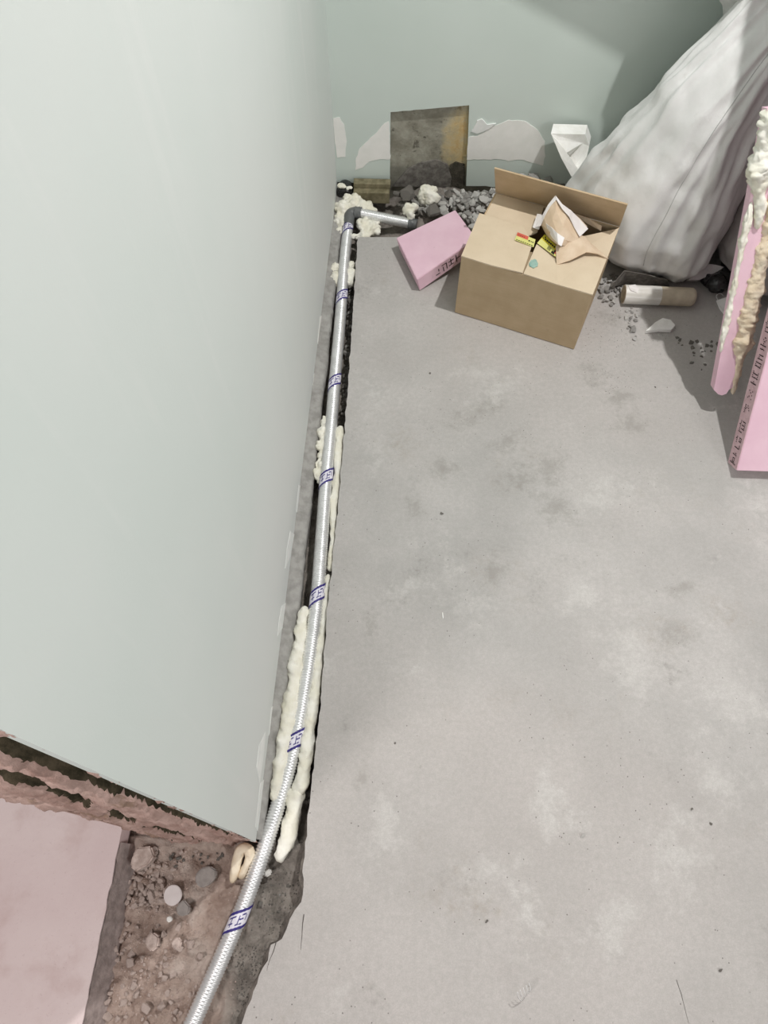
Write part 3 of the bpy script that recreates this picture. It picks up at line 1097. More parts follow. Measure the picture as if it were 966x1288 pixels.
# ------------------------------------------------------------------ cardboard box
def cardboard_box():
    U, V = Vector((0.935, -0.356, 0)), Vector((0.356, 0.935, 0))
    O = Vector((0.140, 1.468, 0))
    w, dp, h, th = 0.349, 0.273, 0.2, 0.004
    root = empty('cardboard_box', O, math.atan2(-0.356, 0.935))

    def loc(p):
        q = p - O
        return Vector((q.dot(U), q.dot(V), q.z))

    def lp(x, y, z):
        return loc(G(x, y, z))

    from_bm('front_panel', box_bm(0, w, 0, th, 0.001, h, 0.0012), 'card', root)
    from_bm('back_panel', box_bm(0, w, dp - th, dp, 0.001, h, 0.0012), 'card', root)
    from_bm('side_panel', box_bm(0, th, th, dp - th, 0.001, h, 0.0008), 'card', root)
    from_bm('side_panel', box_bm(w - th, w, th, dp - th, 0.001, h, 0.0008), 'card', root)
    from_bm('bottom_panel', box_bm(th, w - th, th, dp - th, 0.001, 0.001 + th), 'card', root)

    def sheet(name, pts, mat, t=0.0035, parent=root):
        return prism(name, pts, (0, 0, -t), mat, parent)

    # left flap (its back part torn away), resting on the rim
    a = lp(579.5, 322.5, h + .003)
    lf = sheet('top_flap', [Vector((0.0, -0.001, h + .004)), lp(603, 268, h + .004), lp(630, 276, h + .006), lp(659, 285, h + .009), lp(670, 306, h + .009), lp(657.5, 343, h + .006), lp(618, 333.5, h + .004)], 'card_top')
    rf = sheet('top_flap', [lp(658.5, 344, h + .005), lp(675, 307, h + .008), lp(690, 319, h + .009), lp(699, 331, h + .008), lp(716, 318, h + .006), lp(739, 296, h + .005), Vector((w, dp - 0.012, h + .004)), Vector((w, -0.001, h + .004)), lp(702, 358, h + .004)], 'card_top')
    # inner flap at the back left, one layer lower
    sheet('inner_flap', [Vector((th, dp * 0.5, h - .001)), Vector((th, dp - th, h - .001)), lp(684, 259, h - .001), lp(676, 292, h - .003), lp(655, 300, h - .003)], 'card_top')
    # raised back flap leaning over the box
    an = math.radians(27)
    L = 0.124
    dv = Vector((0, -math.sin(an) * L, math.cos(an) * L))
    b0, b1 = Vector((0.0, dp, h)), Vector((w, dp, h))
    prism('back_flap', [b0, b1, b1 + dv + Vector((0.002, 0, -.002)), b0 + dv], Vector((0, 0.9, 0.43)).normalized() * 0.004, 'card', root)
    # front inner flap inside the box
    sheet('inner_flap', [Vector((th, th, h - .004)), Vector((w - th, th, h - .004)), Vector((w - 0.02, 0.10, h - .010)), Vector((0.02, 0.10, h - .010))], 'card')
    # torn piece of the right flap curling up
    v = [lp(700, 333, h + .008), lp(718, 327, h + .016), lp(738, 317, h + .020), lp(752, 319, h + .014), lp(765, 325, h + .007),
         lp(699, 310, h + .020), lp(716, 308, h + .030), lp(732, 305, h + .030), lp(744, 311, h + .020), lp(757, 318, h + .010),
         lp(705, 300, h + .030), lp(716, 297, h + .036), lp(728, 294, h + .036), lp(736, 298, h + .028), lp(744, 306, h + .018)]
    f = []
    for j in range(2):
        for i in range(4):
            q = j * 5 + i
            f.append((q, q + 1, q + 6, q + 5))
    o = pydata('torn_flap', v, f, 'paper', root)
    sd = o.modifiers.new('t', 'SOLIDIFY')
    sd.thickness = 0.0025
    # strip torn upwards at the back right
    v = [lp(722, 268, h + .012), lp(740, 274, h + .018), lp(757, 284, h + .010), lp(724, 272, h + .000), lp(740, 281, h + .004), lp(756, 290, h + .000)]
    o = pydata('torn_flap', v, [(0, 1, 4, 3), (1, 2, 5, 4)], 'paper', root)
    sd = o.modifiers.new('t', 'SOLIDIFY')
    sd.thickness = 0.003

    # sticky labels on the two flaps
    def label(corners, zz, bands, marks, parent):
        A, B, C, D = [lp(x, y, zz) for x, y in corners]

        def at(s, t):
            return A.lerp(B, s).lerp(D.lerp(C, s), t)

        base = prism('sticky_label', [A, B, C, D], (0, 0, 0.0008), bands[0][4], parent)
        for (s0, s1, t0, t1, m) in bands[1:]:
            prism('label_band', [at(s0, t0) + Vector((0, 0, .0009)), at(s1, t0) + Vector((0, 0, .0009)), at(s1, t1) + Vector((0, 0, .0009)), at(s0, t1) + Vector((0, 0, .0009))], (0, 0, 0.0003), m, base)
        bm = bmesh.new()
        for (s0, s1, t0, t1) in marks:
            q = [bm.verts.new(at(s, t) + Vector((0, 0, .0014))) for s, t in ((s0, t0), (s1, t0), (s1, t1), (s0, t1))]
            bm.faces.new(q)
        from_bm('lettering', bm, 'black', base)

    mk = [(0.66, 0.76, 0.40, 0.52), (0.79, 0.84, 0.42, 0.54), (0.87, 0.95, 0.44, 0.56), (0.68, 0.72, 0.54, 0.60)]
    mk += [(0.06 + 0.115 * i, 0.06 + 0.115 * i + 0.07, 0.86, 0.95) for i in range(8)]
    mk += [(0.08 + 0.1 * i, 0.08 + 0.1 * i + 0.06, 0.24, 0.30) for i in range(4)]
    label([(651, 292.5), (673.5, 301.5), (671, 311), (647.5, 302)], h + .010, [(0, 1, 0, 1, 'pale_yellow'), (0.0, 0.62, 0.0, 0.44, 'red')], mk, lf)
    mk = [(0.16 + 0.11 * i, 0.16 + 0.11 * i + 0.085, 0.22, 0.38) for i in range(6)] + [(0.10, 0.16, 0.10, 0.26), (0.05, 0.09, 0.30, 0.38)]
    mk += [(0.50 + 0.035 * i, 0.50 + 0.035 * i + 0.02, 0.58, 0.92) for i in range(5)]
    mk += [(0.74, 0.90, 0.74, 0.97), (0.84, 0.90, 0.52, 0.72)]
    label([(685, 295), (703.5, 312), (698.5, 323), (675.5, 306)], h + .011, [(0, 1, 0, 1, 'pale_yellow'), (0, 0.86, 0.0, 0.50, 'yellow'), (0.86, 1.0, 0.0, 0.8, 'red')], mk, rf)
    # teal paint smear
    pts = []
    c0 = (671, 332)
    for i in range(18):
        a = 2 * math.pi * i / 18
        r = 5.2 * (1 + 0.5 * nz(math.cos(a), math.sin(a), 0, 2.0, 4))
        pts.append(lp(c0[0] + r * math.cos(a) * 1.1, c0[1] + r * math.sin(a) * 0.9, h + .0065))
    prism('paint_smear', pts, (0, 0, 0.0012), 'teal', rf)
    tag(root, 'open brown cardboard box with a raised back flap and yellow labels', 'box')

    # crumpled wrapping paper bursting out of the middle
    pr = empty('wrapping_paper', O + U * 0.19 + V * 0.16 + Vector((0, 0, h)))
    base = pr.location

    def W_(x, y, z):
        return G(x, y, z) - base

    # tan sheet folded over, peak at the back
    rows = [[(698.5, 247, .285), (705, 256, .278), (716, 264, .262), (730, 276, .240), (738, 285, .225)],
            [(690, 257, .270), (699, 264, .275), (712, 274, .268), (724, 284, .248), (733, 293, .232)],
            [(683, 270, .250), (695, 276, .262), (708, 285, .262), (717, 293, .248), (726, 300, .234)],
            [(680, 281, .230), (690, 290, .244), (703, 300, .248), (712, 302, .240), (721, 305, .228)],
            [(688, 296, .216), (694, 302, .226), (702, 308, .232), (711, 309, .226), (717, 309, .218)]]
    v, f = [], []
    for r in rows:
        for x, y, z in r:
            v.append(W_(x, y, z))
    for j in range(4):
        for i in range(4):
            q = j * 5 + i
            f.append((q, q + 1, q + 6, q + 5))
    o = pydata('tan_sheet', v, f, 'paper', pr)
    o.modifiers.new('t', 'SOLIDIFY').thickness = 0.0012

    def strip(name, A, B, mat):
        v = [W_(*p) for p in A] + [W_(*p) for p in B]
        n = len(A)
        o = pydata(name, v, [(i, i + 1, n + i + 1, n + i) for i in range(n - 1)], mat, pr)
        o.modifiers.new('t', 'SOLIDIFY').thickness = 0.0010
        return o

    # white turned edges of the sheet
    strip('white_edge', [(698.5, 246, .287), (707, 257, .281), (718, 265, .266), (729, 276, .246), (739.5, 288, .230)],
          [(699.5, 251, .286), (707, 263, .281), (716, 273, .270), (722, 286, .252), (729, 298, .238)], 'paper_white')
    strip('white_edge', [(698, 246.5, .286), (689, 258, .270), (682, 271, .250), (673, 286, .222)],
          [(699.5, 251, .286), (691.5, 260, .272), (685, 272, .254), (680, 284, .232)], 'paper_white')
    strip('white_patch', [(687, 281, .252), (694, 286, .258), (701, 293, .258), (710, 299, .250)],
          [(689, 290, .240), (695, 299, .238), (702, 307, .240), (706, 310, .236)], 'paper_white')
    strip('white_edge', [(676, 269, .215), (681, 270, .222), (683, 272, .226)], [(670, 286, .207), (674, 288, .210), (678, 289, .212)], 'paper_white')
    tag(pr, 'crumpled tan wrapping paper with white edges in the cardboard box', 'paper')


cardboard_box()


# ------------------------------------------------------------------ pink offcut block
def pink_block():
    A, B = Vector((-0.034, 1.712, 0.047)), Vector((0.030, 1.543, 0.047))
    C, D = Vector((0.136, 1.787, 0.090)), Vector((0.196, 1.668, 0.090))
    root = empty('insulation_offcut', (0.06, 1.65, 0.0))
    nrm = (B - A).cross(C - A).normalized()
    if nrm.z < 0:
        nrm = -nrm
    o = prism('block', [p - root.location for p in (A, B, D, C)], -nrm * 0.046, 'xps', root, bev=0.0015)
    # printed marks on the cut face beside the box
    bm = bmesh.new()
    e = (D - B).normalized()
    out = e.cross(nrm).normalized()
    if out.y > 0:
        out = -out
    for (s0, s1, t0, t1) in ((.085, .10, .010, .013), (.10, .103, .010, .034), (.088, .091, .018, .036), (.108, .128, .014, .017), (.116, .119, .008, .030), (.108, .126, .028, .031), (.135, .138, .008, .034), (.138, .150, .020, .023), (.072, .075, .014, .024), (.062, .076, .030, .033)):
        q = [bm.verts.new(B + e * s - nrm * t + out * 0.0006 - root.location) for s, t in ((s0, t0), (s1, t0), (s1, t1), (s0, t1))]
        bm.faces.new(q)
    from_bm('printed_mark', bm, 'ink', o)
    tag(root, 'pink foam insulation offcut leaning on rubble beside the cardboard box', 'insulation')


pink_block()


# ------------------------------------------------------------------ pink boards on the right
def pink_boards():
    # wide board leaning back
    root = empty('insulation_board', (0.83, 0.985, 0.0))
    an = math.radians(35)
    up = Vector((0, math.sin(an), math.cos(an)))
    bk = Vector((0, math.cos(an), -math.sin(an)))
    T = 0.052
    F0 = Vector((0.820, 0.949, T * math.sin(an) + 0.001))
    Wd, L = 0.62, 1.24
    X = Vector((1, 0, 0))
    p = [F0, F0 + X * Wd, F0 + X * Wd + up * L, F0 - X * 0.07 + up * L, F0 - X * 0.065 + up * 0.72, F0 + up * 0.70]  # upper left step is out of view, added to shade the sack
    o = prism('board', [q - root.location for q in p], bk * T, 'xps', root, bev=0.0012)
    # raw cut side of the board, darker and grainy
    s = [F0 + up * 0.001 + bk * 0.001, F0 + up * 0.695 + bk * 0.001, F0 + up * 0.695 + bk * (T - .001), F0 + up * 0.001 + bk * (T - .001)]
    e = prism('cut_side', [q - root.location - X * 0.0002 for q in s], -X * 0.0012, 'xps_edge', root)
    # dot-matrix print running along the cut side
    glyphs = [
        ["0010000", "0111110", "0000000", "0011100", "0010100", "0011100", "1111111"],
        ["1110010", "1010011", "1110010", "0000010", "1000000", "1000000", "1111110"],
        ["1111010", "1000010", "1111011", "1000010", "1111010", "0000010", "0011110"],
        ["0010010", "0101010", "1000110", "0000010", "0000010", "0000000", "0000000"],
        ["0000000", "0100010", "0001000", "0100000", "0000100", "0100010", "0000000"],
        ["1000001", "1111111", "1000001", "1111111", "0000000", "0001000", "1111111"],
        ["1111100", "0000100", "1111110", "0000000", "1111111", "1000001", "1111111"],
        ["0011000", "0100100", "0011000", "0001000", "1111111", "0000000", "0111110"],
        ["1111010", "1001010", "1111011", "0000010", "0111110", "0000010", "0111110"],
        ["1110010", "1000110", "1110010", "0010010", "1110010", "0000010", "0000010"]]
    bm = bmesh.new()
    ds = 0.0036
    for gi in range(14):
        g = glyphs[gi % len(glyphs)]
        for r in range(7):
            for c in range(7):
                if g[r][c] == '1':
                    a = 0.008 + gi * 0.040 + (6 - r) * 0.0044
                    b = 0.012 + c * 0.0042
                    jj = 0.0004 * random.uniform(-1, 1)
                    q0 = F0 + up * (a + jj) + bk * (b + jj) - X * 0.0022 - root.location
                    q = [q0, q0 + up * ds * .75, q0 + up * ds * .75 + bk * ds, q0 + bk * ds]
                    bm.faces.new([bm.verts.new(x) for x in q])
    from_bm('printed_text', bm, 'ink', e)
    tag(root, 'wide pink foam insulation board with printed edge leaning at the right', 'insulation')

    # narrow strip with foam on both edges
    root = empty('insulation_strip', (0.80, 1.16, 0.0))
    up = Vector((-0.04, 0.167, 0.34)).normalized()
    wd = Vector((1, 0, 0.118)).normalized()
    wd = (wd - up * wd.dot(up)).normalized()
    bk = up.cross(wd)
    if bk.y < 0:
        bk = -bk
    P0 = Vector((0.784, 1.150, 0.066))
    T, Wd, L = 0.030, 0.046, 0.635
    prof = [(0.004, 0.010), (0.012, 0.002), (0.022, -0.002), (0.032, 0.002), (0.036, 0.012), (0.040, 0.016), (0.046, 0.018)]
    pts = [P0 + wd * a + up * b for a, b in prof] + [P0 + wd * Wd + up * 0.45, P0 + wd * 0.16 + up * 0.46, P0 + wd * 0.15 + up * L, P0 + wd * -0.004 + up * L, P0 + wd * -0.002 + up * 0.3, P0 + up * 0.014]  # wide upper part is out of view, added to block a light leak
    o = prism('strip', [q - root.location for q in pts], bk * T, 'xps', root)
    rp = [P0 + wd * (Wd + 0.004 - 0.004 * math.sin(t * 9)) + up * t + bk * 0.006 for t in (-0.004, 0.03, 0.07, 0.11, 0.16, 0.21, 0.27, 0.34, 0.42, 0.50, 0.58)]
    foam_rope('foam_bead', [q - root.location for q in rp], lambda t: 0.004 + 0.016 * min(1, t * 4.0), 'foam_tan', root, seed=21, lump=0.28)
    lp_ = [P0 + wd * (-0.003 + 0.004 * min(1, t * 2)) + up * t - bk * 0.002 for t in (0.115, 0.15, 0.20, 0.26, 0.33, 0.40, 0.46)]
    foam_rope('foam_bead', [q - root.location for q in lp_], lambda t: 0.0055 + 0.002 * t, 'foam', root, seed=22, lump=0.5)
    tp = [P0 + wd * (0.014 + 0.010 * math.sin(t * 20)) + up * t - bk * 0.004 for t in (0.40, 0.45, 0.50, 0.55, 0.60, 0.64)]
    foam_rope('foam_bead', [q - root.location for q in tp], lambda t: 0.006 + 0.016 * min(1, t * 2), 'foam', root, seed=23, lump=0.4)
    tag(root, 'narrow pink foam insulation strip with foam beads on its edges', 'insulation')


pink_boards()


# ------------------------------------------------------------------ sacks
def sack_rings(levels, e, n=96, folds=(), seed=0.0, amp=0.010, sub=10):
    """levels: (centre x, y, z, half width along e, half depth)"""
    e = Vector((e[0], e[1], 0)).normalized()
    g = Vector((-e.y, e.x, 0))
    C = resample([Vector(l[:3]) for l in levels], 0.008)
    # parameterise widths by nearest level interpolation on z
    out = []
    for p in C:
        i = 0
        while i < len(levels) - 2 and levels[i + 1][2] < p.z:
            i += 1
        a, b = levels[i], levels[i + 1]
        t = max(0, min(1, (p.z - a[2]) / max(1e-6, (b[2] - a[2]))))
        t = t * t * (3 - 2 * t) * 0.5 + t * 0.5
        A, B = a[3] + (b[3] - a[3]) * t, a[4] + (b[4] - a[4]) * t
        ring = []
        for k in range(n):
            an = 2 * math.pi * k / n
            cx, sx = math.cos(an), math.sin(an)
            # superellipse: soft corners
            q = 0.8
            dx = math.copysign(abs(cx) ** q, cx)
            dy = math.copysign(abs(sx) ** q, sx)
            r = 1.0
            w = p + e * (A * dx) + g * (B * dy)
            # ridges running up the sack
            fr = 1 - abs(nz(an * 1.7 + p.z * 1.4, p.z * 0.9, 0, 1.0, seed)) * 2
            f2 = 1 - abs(nz(an * 3.4 - p.z * 3.0, p.z * 3.4, 0, 1.0, seed + 5)) * 2
            f3 = nz(w.x, w.y, w.z, 16, seed + 9)
            off = amp * (1.4 * fr + 0.7 * f2 - 1.0) + amp * 0.55 * f3
            nrm = (e * (dx / max(A, .02)) + g * (dy / max(B, .02))).normalized()
            ring.append(w + nrm * off)
        out.append(ring)
    return out


def sacks():
    e = (0.74, -0.67)
    root = empty('white_sack', (0.67, 1.74, 0.0))
    lev = [(0.675, 1.735, 0.016, 0.13, 0.06), (0.672, 1.735, 0.030, 0.185, 0.10), (0.668, 1.745, 0.075, 0.218, 0.135), (0.668, 1.75, 0.14, 0.222, 0.150), (0.685, 1.752, 0.22, 0.205, 0.150),
           (0.712, 1.757, 0.33, 0.170, 0.140), (0.752, 1.765, 0.46, 0.128, 0.120), (0.815, 1.785, 0.60, 0.098, 0.100), (0.90, 1.81, 0.76, 0.070, 0.070), (0.95, 1.825, 0.86, 0.05, 0.05), (0.96, 1.825, 0.92, 0.06, 0.055)]
    R = sack_rings(lev, e, n=140, seed=2.0, amp=0.015)
    for ring in R:
        for p in ring:
            if p.y > 1.985:
                p.y = 1.985
            if p.z < 0.004:
                p.z = 0.004
    o = loft('bag', R, 'sack', root, loc=None)
    o.matrix_parent_inverse = Matrix.Translation(-root.location)
    # side seam line up the face
    n = len(R[0])
    pts = []
    for i in range(8, len(R) - 6, 1):
        k = int(n * (0.815 + 0.0 * i))
        c = sum(R[i], Vector()) / n
        p = R[i][k]
        pts.append(p + (p - c).normalized() * 0.0006)
    s = sweep('seam', resample(pts[::3], 0.01), lambda i, k, p: 0.0008, 6, 'sack_seam', root)
    s.matrix_parent_inverse = Matrix.Translation(-root.location)
    # sewn corner ear with frayed threads
    c = [G(866, 352, .035), G(884, 331, .060), G(900, 333, .055), G(919, 338, .045), G(914, 345, .036), G(895, 345, .035), G(880, 352, .030)]
    v = c + [q + Vector((0, 0.012, -0.016)) for q in c]
    nn = len(c)
    f = [tuple(range(nn)), tuple(range(nn, 2 * nn))[::-1]] + [(i, (i + 1) % nn, nn + (i + 1) % nn, nn + i) for i in range(nn)]
    ear = pydata('corner_ear', v, f, 'sack', root)
    ear.matrix_parent_inverse = Matrix.Translation(-root.location)
    for t in range(5):
        a = G(917 - 2 * t, 340 + t, .042)
        pts = resample([a, a + Vector((0.004, -0.010, -0.010)), a + Vector((0.002 + 0.003 * t, -0.016, -0.024 - 0.003 * t))], 0.004)
        th = sweep('loose_thread', pts, lambda i, k, p: 0.0007, 4, 'sack', ear)
        th.matrix_parent_inverse = Matrix.Translation(-root.location)
    tag(root, 'large white woven sack slumped against the far wall behind the box', 'sack')

    lev = [(1.06, 1.60, 0.045, 0.10, 0.07), (1.06, 1.61, 0.062, 0.16, 0.11), (1.065, 1.64, 0.12, 0.19, 0.135), (1.08, 1.665, 0.25, 0.19, 0.14), (1.10, 1.70, 0.40, 0.165, 0.12), (1.13, 1.76, 0.56, 0.12, 0.10), (1.15, 1.80, 0.70, 0.08, 0.07), (1.16, 1.82, 0.80, 0.11, 0.09)]
    R = sack_rings(lev, (0.95, -0.3), seed=8.0, amp=0.010)
    for ring in R:
        for p in ring:
            p.y = min(p.y, 1.985)
    o = loft('grey_sack', R, 'sack2', None, loc=(1.06, 1.62, 0.03))
    tag(o, 'white sack greyed to look shaded, behind the pink strip', 'sack')

    lev = [(1.02, 1.925, 0.02, 0.13, 0.04), (1.01, 1.925, 0.10, 0.17, 0.055), (1.00, 1.925, 0.35, 0.18, 0.055), (0.955, 1.92, 0.50, 0.175, 0.06), (0.925, 1.90, 0.585, 0.19, 0.075),
           (0.89, 1.88, 0.67, 0.25, 0.085), (0.84, 1.865, 0.73, 0.245, 0.09), (0.85, 1.865, 0.775, 0.18, 0.08), (0.86, 1.87, 0.80, 0.10, 0.05)]  # unseen overhang at the top, shaped to cast shade on the far wall
    R = sack_rings(lev, (1, 0), seed=14.0, amp=0.006)
    for ring in R:
        for p in ring:
            p.y = min(p.y, 1.99)
    o = loft('white_sack', R, 'sack', None, loc=(1.01, 1.925, 0.0))
    tag(o, 'white sack standing behind the slumped sack, only its shoulder showing', 'sack')


sacks()


# ------------------------------------------------------------------ things between sack and boards
def small_things():
    # cardboard tube
    A, B = G(784, 370, 0.0265), G(876, 374, 0.0265)
    root = empty('tube', (A + B) / 2 * Vector((1, 1, 0)).length if False else Vector(((A.x + B.x) / 2, (A.y + B.y) / 2, 0)))
    d = (B - A).normalized()
    P = resample([A, A.lerp(B, .5), B], 0.006)
    n = len(P)
    R = 0.0255

    def rad(i, k, p):
        t = (n - 1 - i) * 0.006
        return R * (math.sqrt(max(0.05, 1 - (1 - min(1, t / 0.014)) ** 2)) if t < 0.014 else 1)

    fr = frames(P)
    sides = 28
    v, f = [], []
    for i, (p, (t, s, u)) in enumerate(zip(P, fr)):
        for k in range(sides):
            a = 2 * math.pi * k / sides
            v.append(p + (s * math.cos(a) + u * math.sin(a)) * rad(i, k, p) - root.location)
    for i in range(n - 1):
        for k in range(sides):
            f.append((i * sides + k, i * sides + (k + 1) % sides, (i + 1) * sides + (k + 1) % sides, (i + 1) * sides + k))
    f.append(tuple(range((n - 1) * sides, n * sides)))
    # hollow near end
    b0 = len(v)
    for dep, rr in ((0, 0.86), (0.05, 0.82)):
        for k in range(sides):
            a = 2 * math.pi * k / sides
            t, s, u = fr[0]
            v.append(A + d * dep + (s * math.cos(a) + u * math.sin(a)) * R * rr - root.location)
    for k in range(sides):
        k2 = (k + 1) % sides
        f.append((k, b0 + k, b0 + k2, k2))
        f.append((b0 + k, b0 + sides + k, b0 + sides + k2, b0 + k2))
    f.append(tuple(b0 + sides + k for k in range(sides)))
    pydata('tube_body', v, f, 'tube', root, True)
    PW = resample([A + d * 0.001, A + d * 0.05, A + d * 0.105], 0.004)
    w = sweep('tape_wrap', PW, lambda i, k, p: R + 0.0008 + 0.0004 * nz(i * .5, k * .5, 0), 28, 'wrap', root, cap=False)
    w.matrix_parent_inverse = Matrix.Translation(-root.location)
    # torn peel of the wrap
    pts = [A + Vector((0.006, 0.004, R + 0.0015)), A + Vector((0.026, 0.010, R + 0.002)), A + Vector((0.036, -0.004, R + 0.001)), A + Vector((0.03, -0.016, R - 0.004)), A + Vector((0.012, -0.012, R))]
    pk = prism('peel', pts, (0, 0, 0.001), 'paper_white', root)
    pk.matrix_parent_inverse = Matrix.Translation(-root.location)
    tag(root, 'tan cardboard tube with silvery tape wrap lying below the white sack', 'tube')

    # black plastic bundle
    o = foam_blob('plastic_bundle', [(G(902, 356, .028), (.030, .03, .027)), (G(912, 348, .03), (.028, .03, .025)), (G(890, 352, .02), (.02, .02, .018))], 'black_plastic', seed=31, loc=G(903, 360, 0.0), vox=0.004, amp=0.003)
    tag(o, 'glossy black plastic bundle under the corner of the white sack', 'plastic')
    o = foam_blob('plastic_bundle', [(G(925, 330, .03), (.04, .04, .03)), (G(940, 345, .03), (.04, .04, .03)), (G(925, 312, .02), (.04, .04, .02))], 'black_plastic', seed=32, loc=G(930, 335, 0.0), vox=0.004, amp=0.003)  # black lumps standing in for a shaded void
    tag(o, 'black heap added for the dark void behind the pink strip', 'plastic')
    # dark folded sheet behind the tube
    v = [G(768, 360, .03), G(785, 340, .07), G(815, 345, .05), G(840, 352, .045), G(770, 352, .0), G(790, 356, .0), G(815, 358, .0), G(842, 360, .0)]
    loc = G(800, 355, 0)
    o = pydata('sheet_scrap', [q - loc for q in v], [(0, 1, 5, 4), (1, 2, 6, 5), (2, 3, 7, 6)], 'rock_dark')
    o.location = loc
    o.modifiers.new('t', 'SOLIDIFY').thickness = 0.002
    tag(o, 'dull brown crumpled sheet in shadow between tube and sack', 'sheet')
    # woven scrap next to the strip
    v = [G(901, 378, .006), G(925, 370, .030), G(940, 378, .03), G(925, 412, .010), G(913, 398, .003), G(905, 388, .002)]
    loc = G(915, 390, 0)
    o = prism('sack_scrap', [q - loc for q in v], (0, 0, -0.002), 'sack')
    o.location = loc
    tag(o, 'pale woven sack scrap on the floor beside the pink strip', 'scrap')
    pts = resample([G(903, 378, .008), G(901, 372, .015), G(906, 369, .02), G(911, 373, .012)], 0.004)
    th = sweep('loose_thread', [p - loc for p in pts], lambda i, k, p: 0.0008, 4, 'sack', o)

    # broken white plaster chunk behind the box
    loc = Vector((0.50, 1.94, 0.02))
    pv = [(693, 168, 1.925), (706, 199, 1.905), (722, 228, 1.885), (728, 214, 1.895), (713, 192, 1.912), (701, 176, 1.925),
          (736, 169, 1.945), (741, 184, 1.940), (736, 207, 1.915), (733, 180, 1.945), (716, 196, 1.945), (724, 208, 1.925)]
    V_ = [GY(*p) - loc for p in pv]
    bk_ = Vector((0.010, 0.045, 0.0))
    n_ = len(V_)
    V_ += [V_[q] + bk_ for q in (0, 6, 7, 8, 2, 1)]
    F_ = [(0, 1, 4, 5), (1, 2, 3, 4), (0, 5, 9, 6), (5, 4, 10, 9), (6, 9, 7), (9, 10, 11, 7), (4, 3, 11, 10), (7, 11, 8), (11, 3, 8), (3, 2, 8),
          (0, 6, 13, 12), (6, 7, 14, 13), (7, 8, 15, 14), (8, 2, 16, 15), (2, 1, 17, 16), (1, 0, 12, 17), (12, 13, 14, 15, 16, 17)]
    bm = bmesh.new()
    vv = [bm.verts.new(q) for q in V_]
    for f_ in F_:
        bm.faces.new([vv[q] for q in f_])
    o = from_bm('plaster_chunk', bm, 'chalk')
    o.location = loc
    tag(o, 'broken white plaster chunk standing behind the box by the sack', 'plaster')

    # small white shard
    pts = [G(811, 419, .003), G(823, 408, .010), G(832, 403, .016), G(842, 405, .014), G(848, 412, .008), G(843, 418, .004), G(828, 417, .004)]
    loc = G(828, 414, 0)
    o = prism('plaster_shard', [p - loc for p in pts], (0, 0, -0.012), 'chalk', None, bev=0.0008)
    o.location = loc + Vector((0, 0, 0.010))
    tag(o, 'white plaster shard on the floor at the edge of the shade', 'plaster')

    # timber block and pipe stub in the far corner
    loc = Vector((-0.115, 1.965, -0.02))
    o = from_bm('timber_block', box_bm(-0.062, 0.052, -0.020, 0.026, 0.0, 0.040, 0.002), 'brass')
    o.location = loc
    from_bm('top_strip', box_bm(-0.062, 0.054, 0.000, 0.026, 0.040, 0.056, 0.001), 'brass', o)
    tag(o, 'olive-stained timber block at the foot of the far wall', 'block')
    P = resample([Vector((-0.205, 1.995, 0.005)), Vector((-0.205, 1.975, 0.004)), Vector((-0.205, 1.955, 0.0))], 0.004)
    loc = Vector((-0.205, 1.97, -0.02))
    o = sweep('pipe_stub', [p - loc for p in P], lambda i, k, p: 0.024 - (0.002 if i < 2 else 0), 20, 'black_plastic', None)
    o.location = loc
    tag(o, 'black pipe stub in the far corner beside the timber block', 'pipe')

    # pale plastic disc in the doorway soil
    p = G(217.5, 1126, -0.045)
    bm = bmesh.new()
    bmesh.ops.create_cone(bm, cap_ends=True, segments=40, radius1=0.0178, radius2=0.0178, depth=0.004)
    bmesh.ops.bevel(bm, geom=[e for e in bm.edges if abs(e.verts[0].co.z - e.verts[1].co.z) < 1e-6], offset=0.001, segments=2, affect='EDGES')
    o = from_bm('disc', bm, 'disc', None)
    o.location = p
    o.rotation_euler = (0.12, -0.1, 0)
    tag(o, 'round pale disc lying on the brown doorway soil', 'disc')


small_things()


# ------------------------------------------------------------------ rubble
def rock_mesh(seed, mat, sq=1.0, npt=16):
    rn = random.Random(seed)
    bm = bmesh.new()
    for _ in range(npt):
        v = Vector((rn.gauss(0, 1), rn.gauss(0, 1), rn.gauss(0, 1))).normalized()
        bm.verts.new((v.x * rn.uniform(.75, 1.05), v.y * rn.uniform(.65, 1.0), v.z * rn.uniform(.6, .9) * sq))
    r = bmesh.ops.convex_hull(bm, input=bm.verts[:])
    bmesh.ops.delete(bm, geom=[x for x in set(r['geom_interior'] + r['geom_unused']) if isinstance(x, bmesh.types.BMVert)], context='VERTS')
    bmesh.ops.recalc_face_normals(bm, faces=bm.faces[:])
    me = bpy.data.meshes.new('rock')
    bm.to_mesh(me)
    bm.free()
    me.materials.append(M[mat])
    return me


ROCKS = {m: [rock_mesh(i * 7 + hash_ , m, 0.8) for i in range(5)] for hash_, m in enumerate(('rock', 'rock_dark', 'rock_light', 'rock_brown'))}
RN = random.Random(11)


def rock(name, p, r, mats, label, group, cat='rubble', sink=0.25, sq=None):
    me = RN.choice(ROCKS[RN.choice(mats)])
    o = bpy.data.objects.new(name, me)
    COL.objects.link(o)
    s = r * RN.uniform(0.85, 1.15)
    o.scale = (s * RN.uniform(.85, 1.25), s, s * (sq or RN.uniform(.6, .95)))
    o.rotation_euler = (RN.uniform(-.5, .5), RN.uniform(-.5, .5), RN.uniform(0, 6.28))
    o.location = (p.x, p.y, p.z + s * 0.6 * (1 - 2 * sink))
    tag(o, label, cat, group)
    return o


